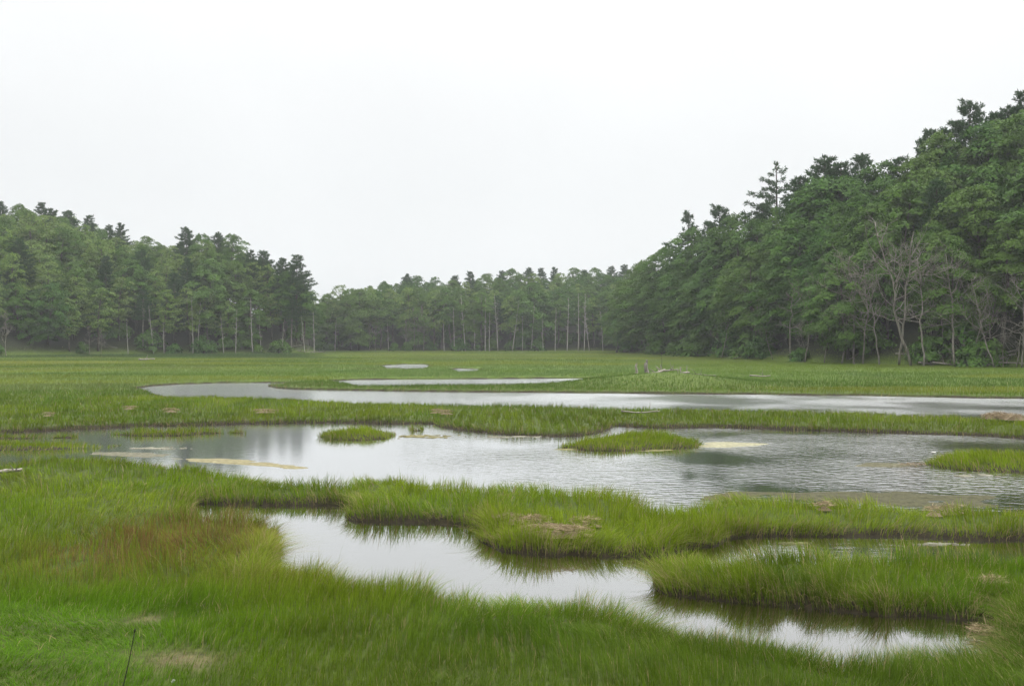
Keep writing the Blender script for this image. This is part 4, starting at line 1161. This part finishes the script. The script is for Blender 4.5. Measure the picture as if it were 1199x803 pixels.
# algae mats afloat
M_ALGAE = rough_material('algae_mat', (0.11, 0.10, 0.04), (0.22, 0.20, 0.09), 4.0, 0.7, (1, 1, 1), 0.3)
M_ALGAE2 = rough_material('bleached_algae', (0.15, 0.145, 0.10), (0.27, 0.26, 0.20), 4.0, 0.7, (1, 1, 1), 0.3)
M_ALGAE3 = rough_material('sunken_weed', (0.07, 0.08, 0.025), (0.20, 0.19, 0.08), 3.0, 0.6, (1, 1, 1), 0.3)
def algae(seed, rx, ry):
    rng = np.random.default_rng(seed); mb = MB()
    n_ = 130
    X0 = np.clip(rng.normal(0, 0.45, n_), -1.2, 1.2) * rx
    Y0 = np.clip(rng.normal(0, 0.45, n_) + 0.25 * np.sin(X0 / rx * 4 + seed), -1.3, 1.3) * ry
    keep = fbm(X0 / rx * 2.2 + seed, Y0 / ry * 1.6, seed) > 0.51
    for b, (cx, cyy) in enumerate(zip(X0[keep], Y0[keep])):
        k_ = 12; an = np.arange(k_) / k_ * 2 * math.pi
        s_ = rng.uniform(0.04, 0.17) * (1.3 - min(1, math.hypot(cx / rx, cyy / ry)))
        sh = np.clip(1 + rng.normal(0, 0.28, k_), 0.3, 1.8)
        X = cx + np.cos(an) * rx * s_ * sh; Y = cyy + np.sin(an) * ry * s_ * 1.3 * sh
        zt = 0.006 + 0.012 * rng.random()
        V = np.concatenate([np.stack([X, Y, np.full(k_, -0.01)], -1), np.stack([X, Y, np.full(k_, zt)], -1), [[cx, cyy, zt + 0.004]]])
        ja = np.arange(k_); jb = (ja + 1) % k_
        mb.add(V, np.stack([ja, jb, k_ + jb, k_ + ja], -1), np.stack([k_ + ja, k_ + jb, np.full(k_, 2 * k_)], -1))
    return mb.mesh('algae_mat')
for i, (px, py, wpx, hpx, mat_, lb) in enumerate([
    (500, 511, 38, 2.0, M_ALGAE, 'faint yellow algae streak beyond the open water'),
    (600, 511.5, 40, 1.2, M_ALGAE2, 'thin whitish algae streak along the far bank'), (180, 525, 40, 1.6, M_ALGAE2, 'whitish algae streak in the left arm of the pond'),
    (1050, 544, 22, 1.8, M_ALGAE2, 'whitish algae mat at tip of the right islet'), (1140, 557, 40, 2.0, M_ALGAE2, 'thin algae streak in front of the right islet'), (1100, 637, 30, 1.0, M_ALGAE2, 'pale scum streak in the narrow channel'), (930, 636, 25, 0.8, M_ALGAE3, 'dark scum streak in the narrow channel')]):
    p = ground_point(px, py, 0.0); d = p[1]
    rx = wpx / FPX * d; ry = hpx * d * d / (EYE * FPX)
    o_ = link('algae_mat', algae(600 + i, rx, ry), mat_, None, (p[0], p[1], 0.0))
    tag(o_, lb, 'algae', 'algae and weed mats on the ponds', 'stuff')

# pale stone, litter, the dark stem in front
def stone(seed, r):
    rng = np.random.default_rng(seed)
    u = np.linspace(0, math.pi, 9); v = np.linspace(0, 2 * math.pi, 13)[:-1]
    uu, vv = np.meshgrid(u, v, indexing='ij')
    k_ = 1 + 0.18 * np.sin(2 * vv + seed) * np.sin(uu) + 0.12 * np.cos(3 * uu + seed)
    V = np.stack([1.25 * np.sin(uu) * np.cos(vv), np.sin(uu) * np.sin(vv), 0.75 * np.cos(uu)], -1) * k_[..., None] * r
    V = V.reshape(-1, 3); a, b = np.meshgrid(np.arange(8), np.arange(12), indexing='ij'); b2 = (b + 1) % 12
    return mesh_np('stone', V, np.stack([a * 12 + b, (a + 1) * 12 + b, (a + 1) * 12 + b2, a * 12 + b2], -1).reshape(-1, 4))
M_STONE = rough_material('pale_stone', (0.34, 0.33, 0.30), (0.60, 0.59, 0.56), 12.0, 0.8)
p = ground_point(1093, 541, 0)
tag(link('stone', stone(3, 0.04), M_STONE, None, (p[0], p[1], 0.24)), 'small white stone perched at tip of the right islet', 'stone')
p = at_px(203, 797, 0.03)
o_ = link('shell', stone(5, 0.016), M_STONE, None, p); o_.scale = (0.8, 0.5, 1.2); o_.rotation_euler = (0.3, 0.5, 0.4)
tag(o_, 'bit of white shell lying on the bare straw patch in front', 'shell')
M_STEM = rough_material('dark_stem', (0.012, 0.014, 0.008), (0.03, 0.032, 0.018), 20)
mb = MB(); mb.tube(curve_pts(np.array([0, 0, -0.05]), np.array([0.14, 0.05, 0.60]), 0.0, 7) + np.array([0.012, 0, 0]) * np.sin(np.linspace(0, 3.1, 7))[:, None], np.linspace(0.0045, 0.003, 7), 6)
mb.tube(np.array([[0.138, 0.049, 0.592], [0.141, 0.05, 0.606], [0.143, 0.051, 0.618]]), [0.004, 0.008, 0.004], 6)
x, y = ground_point(130, 840, 0.45)
tag(link('dead_reed', mb.mesh('dead_reed'), M_STEM, None, (x, y, gz(x, y))), 'thin black stem with a knobbed tip rising from the front grass', 'reed')

# ------------------------------------------------------------------ haze
M_HAZE, n, l, o = nodes('haze_air')
pv = n.new('ShaderNodeVolumePrincipled')
pv.inputs['Color'].default_value = (0.93, 0.96, 0.98, 1)
pv.inputs['Density'].default_value = 0.0003
pv.inputs['Anisotropy'].default_value = 0.0
l.new(pv.outputs[0], o.inputs['Volume'])
bx = np.array([(sx * 790, sy * 790, z_) for z_ in (-2.5, 78) for sy in (-1, 1) for sx in (-1, 1)], float)
bq = [(0, 2, 3, 1), (4, 5, 7, 6), (0, 1, 5, 4), (2, 6, 7, 3), (0, 4, 6, 2), (1, 3, 7, 5)]
hz_ = link('haze', mesh_np('haze', bx, bq, smooth=False), M_HAZE)
tag(hz_, kind='stuff')
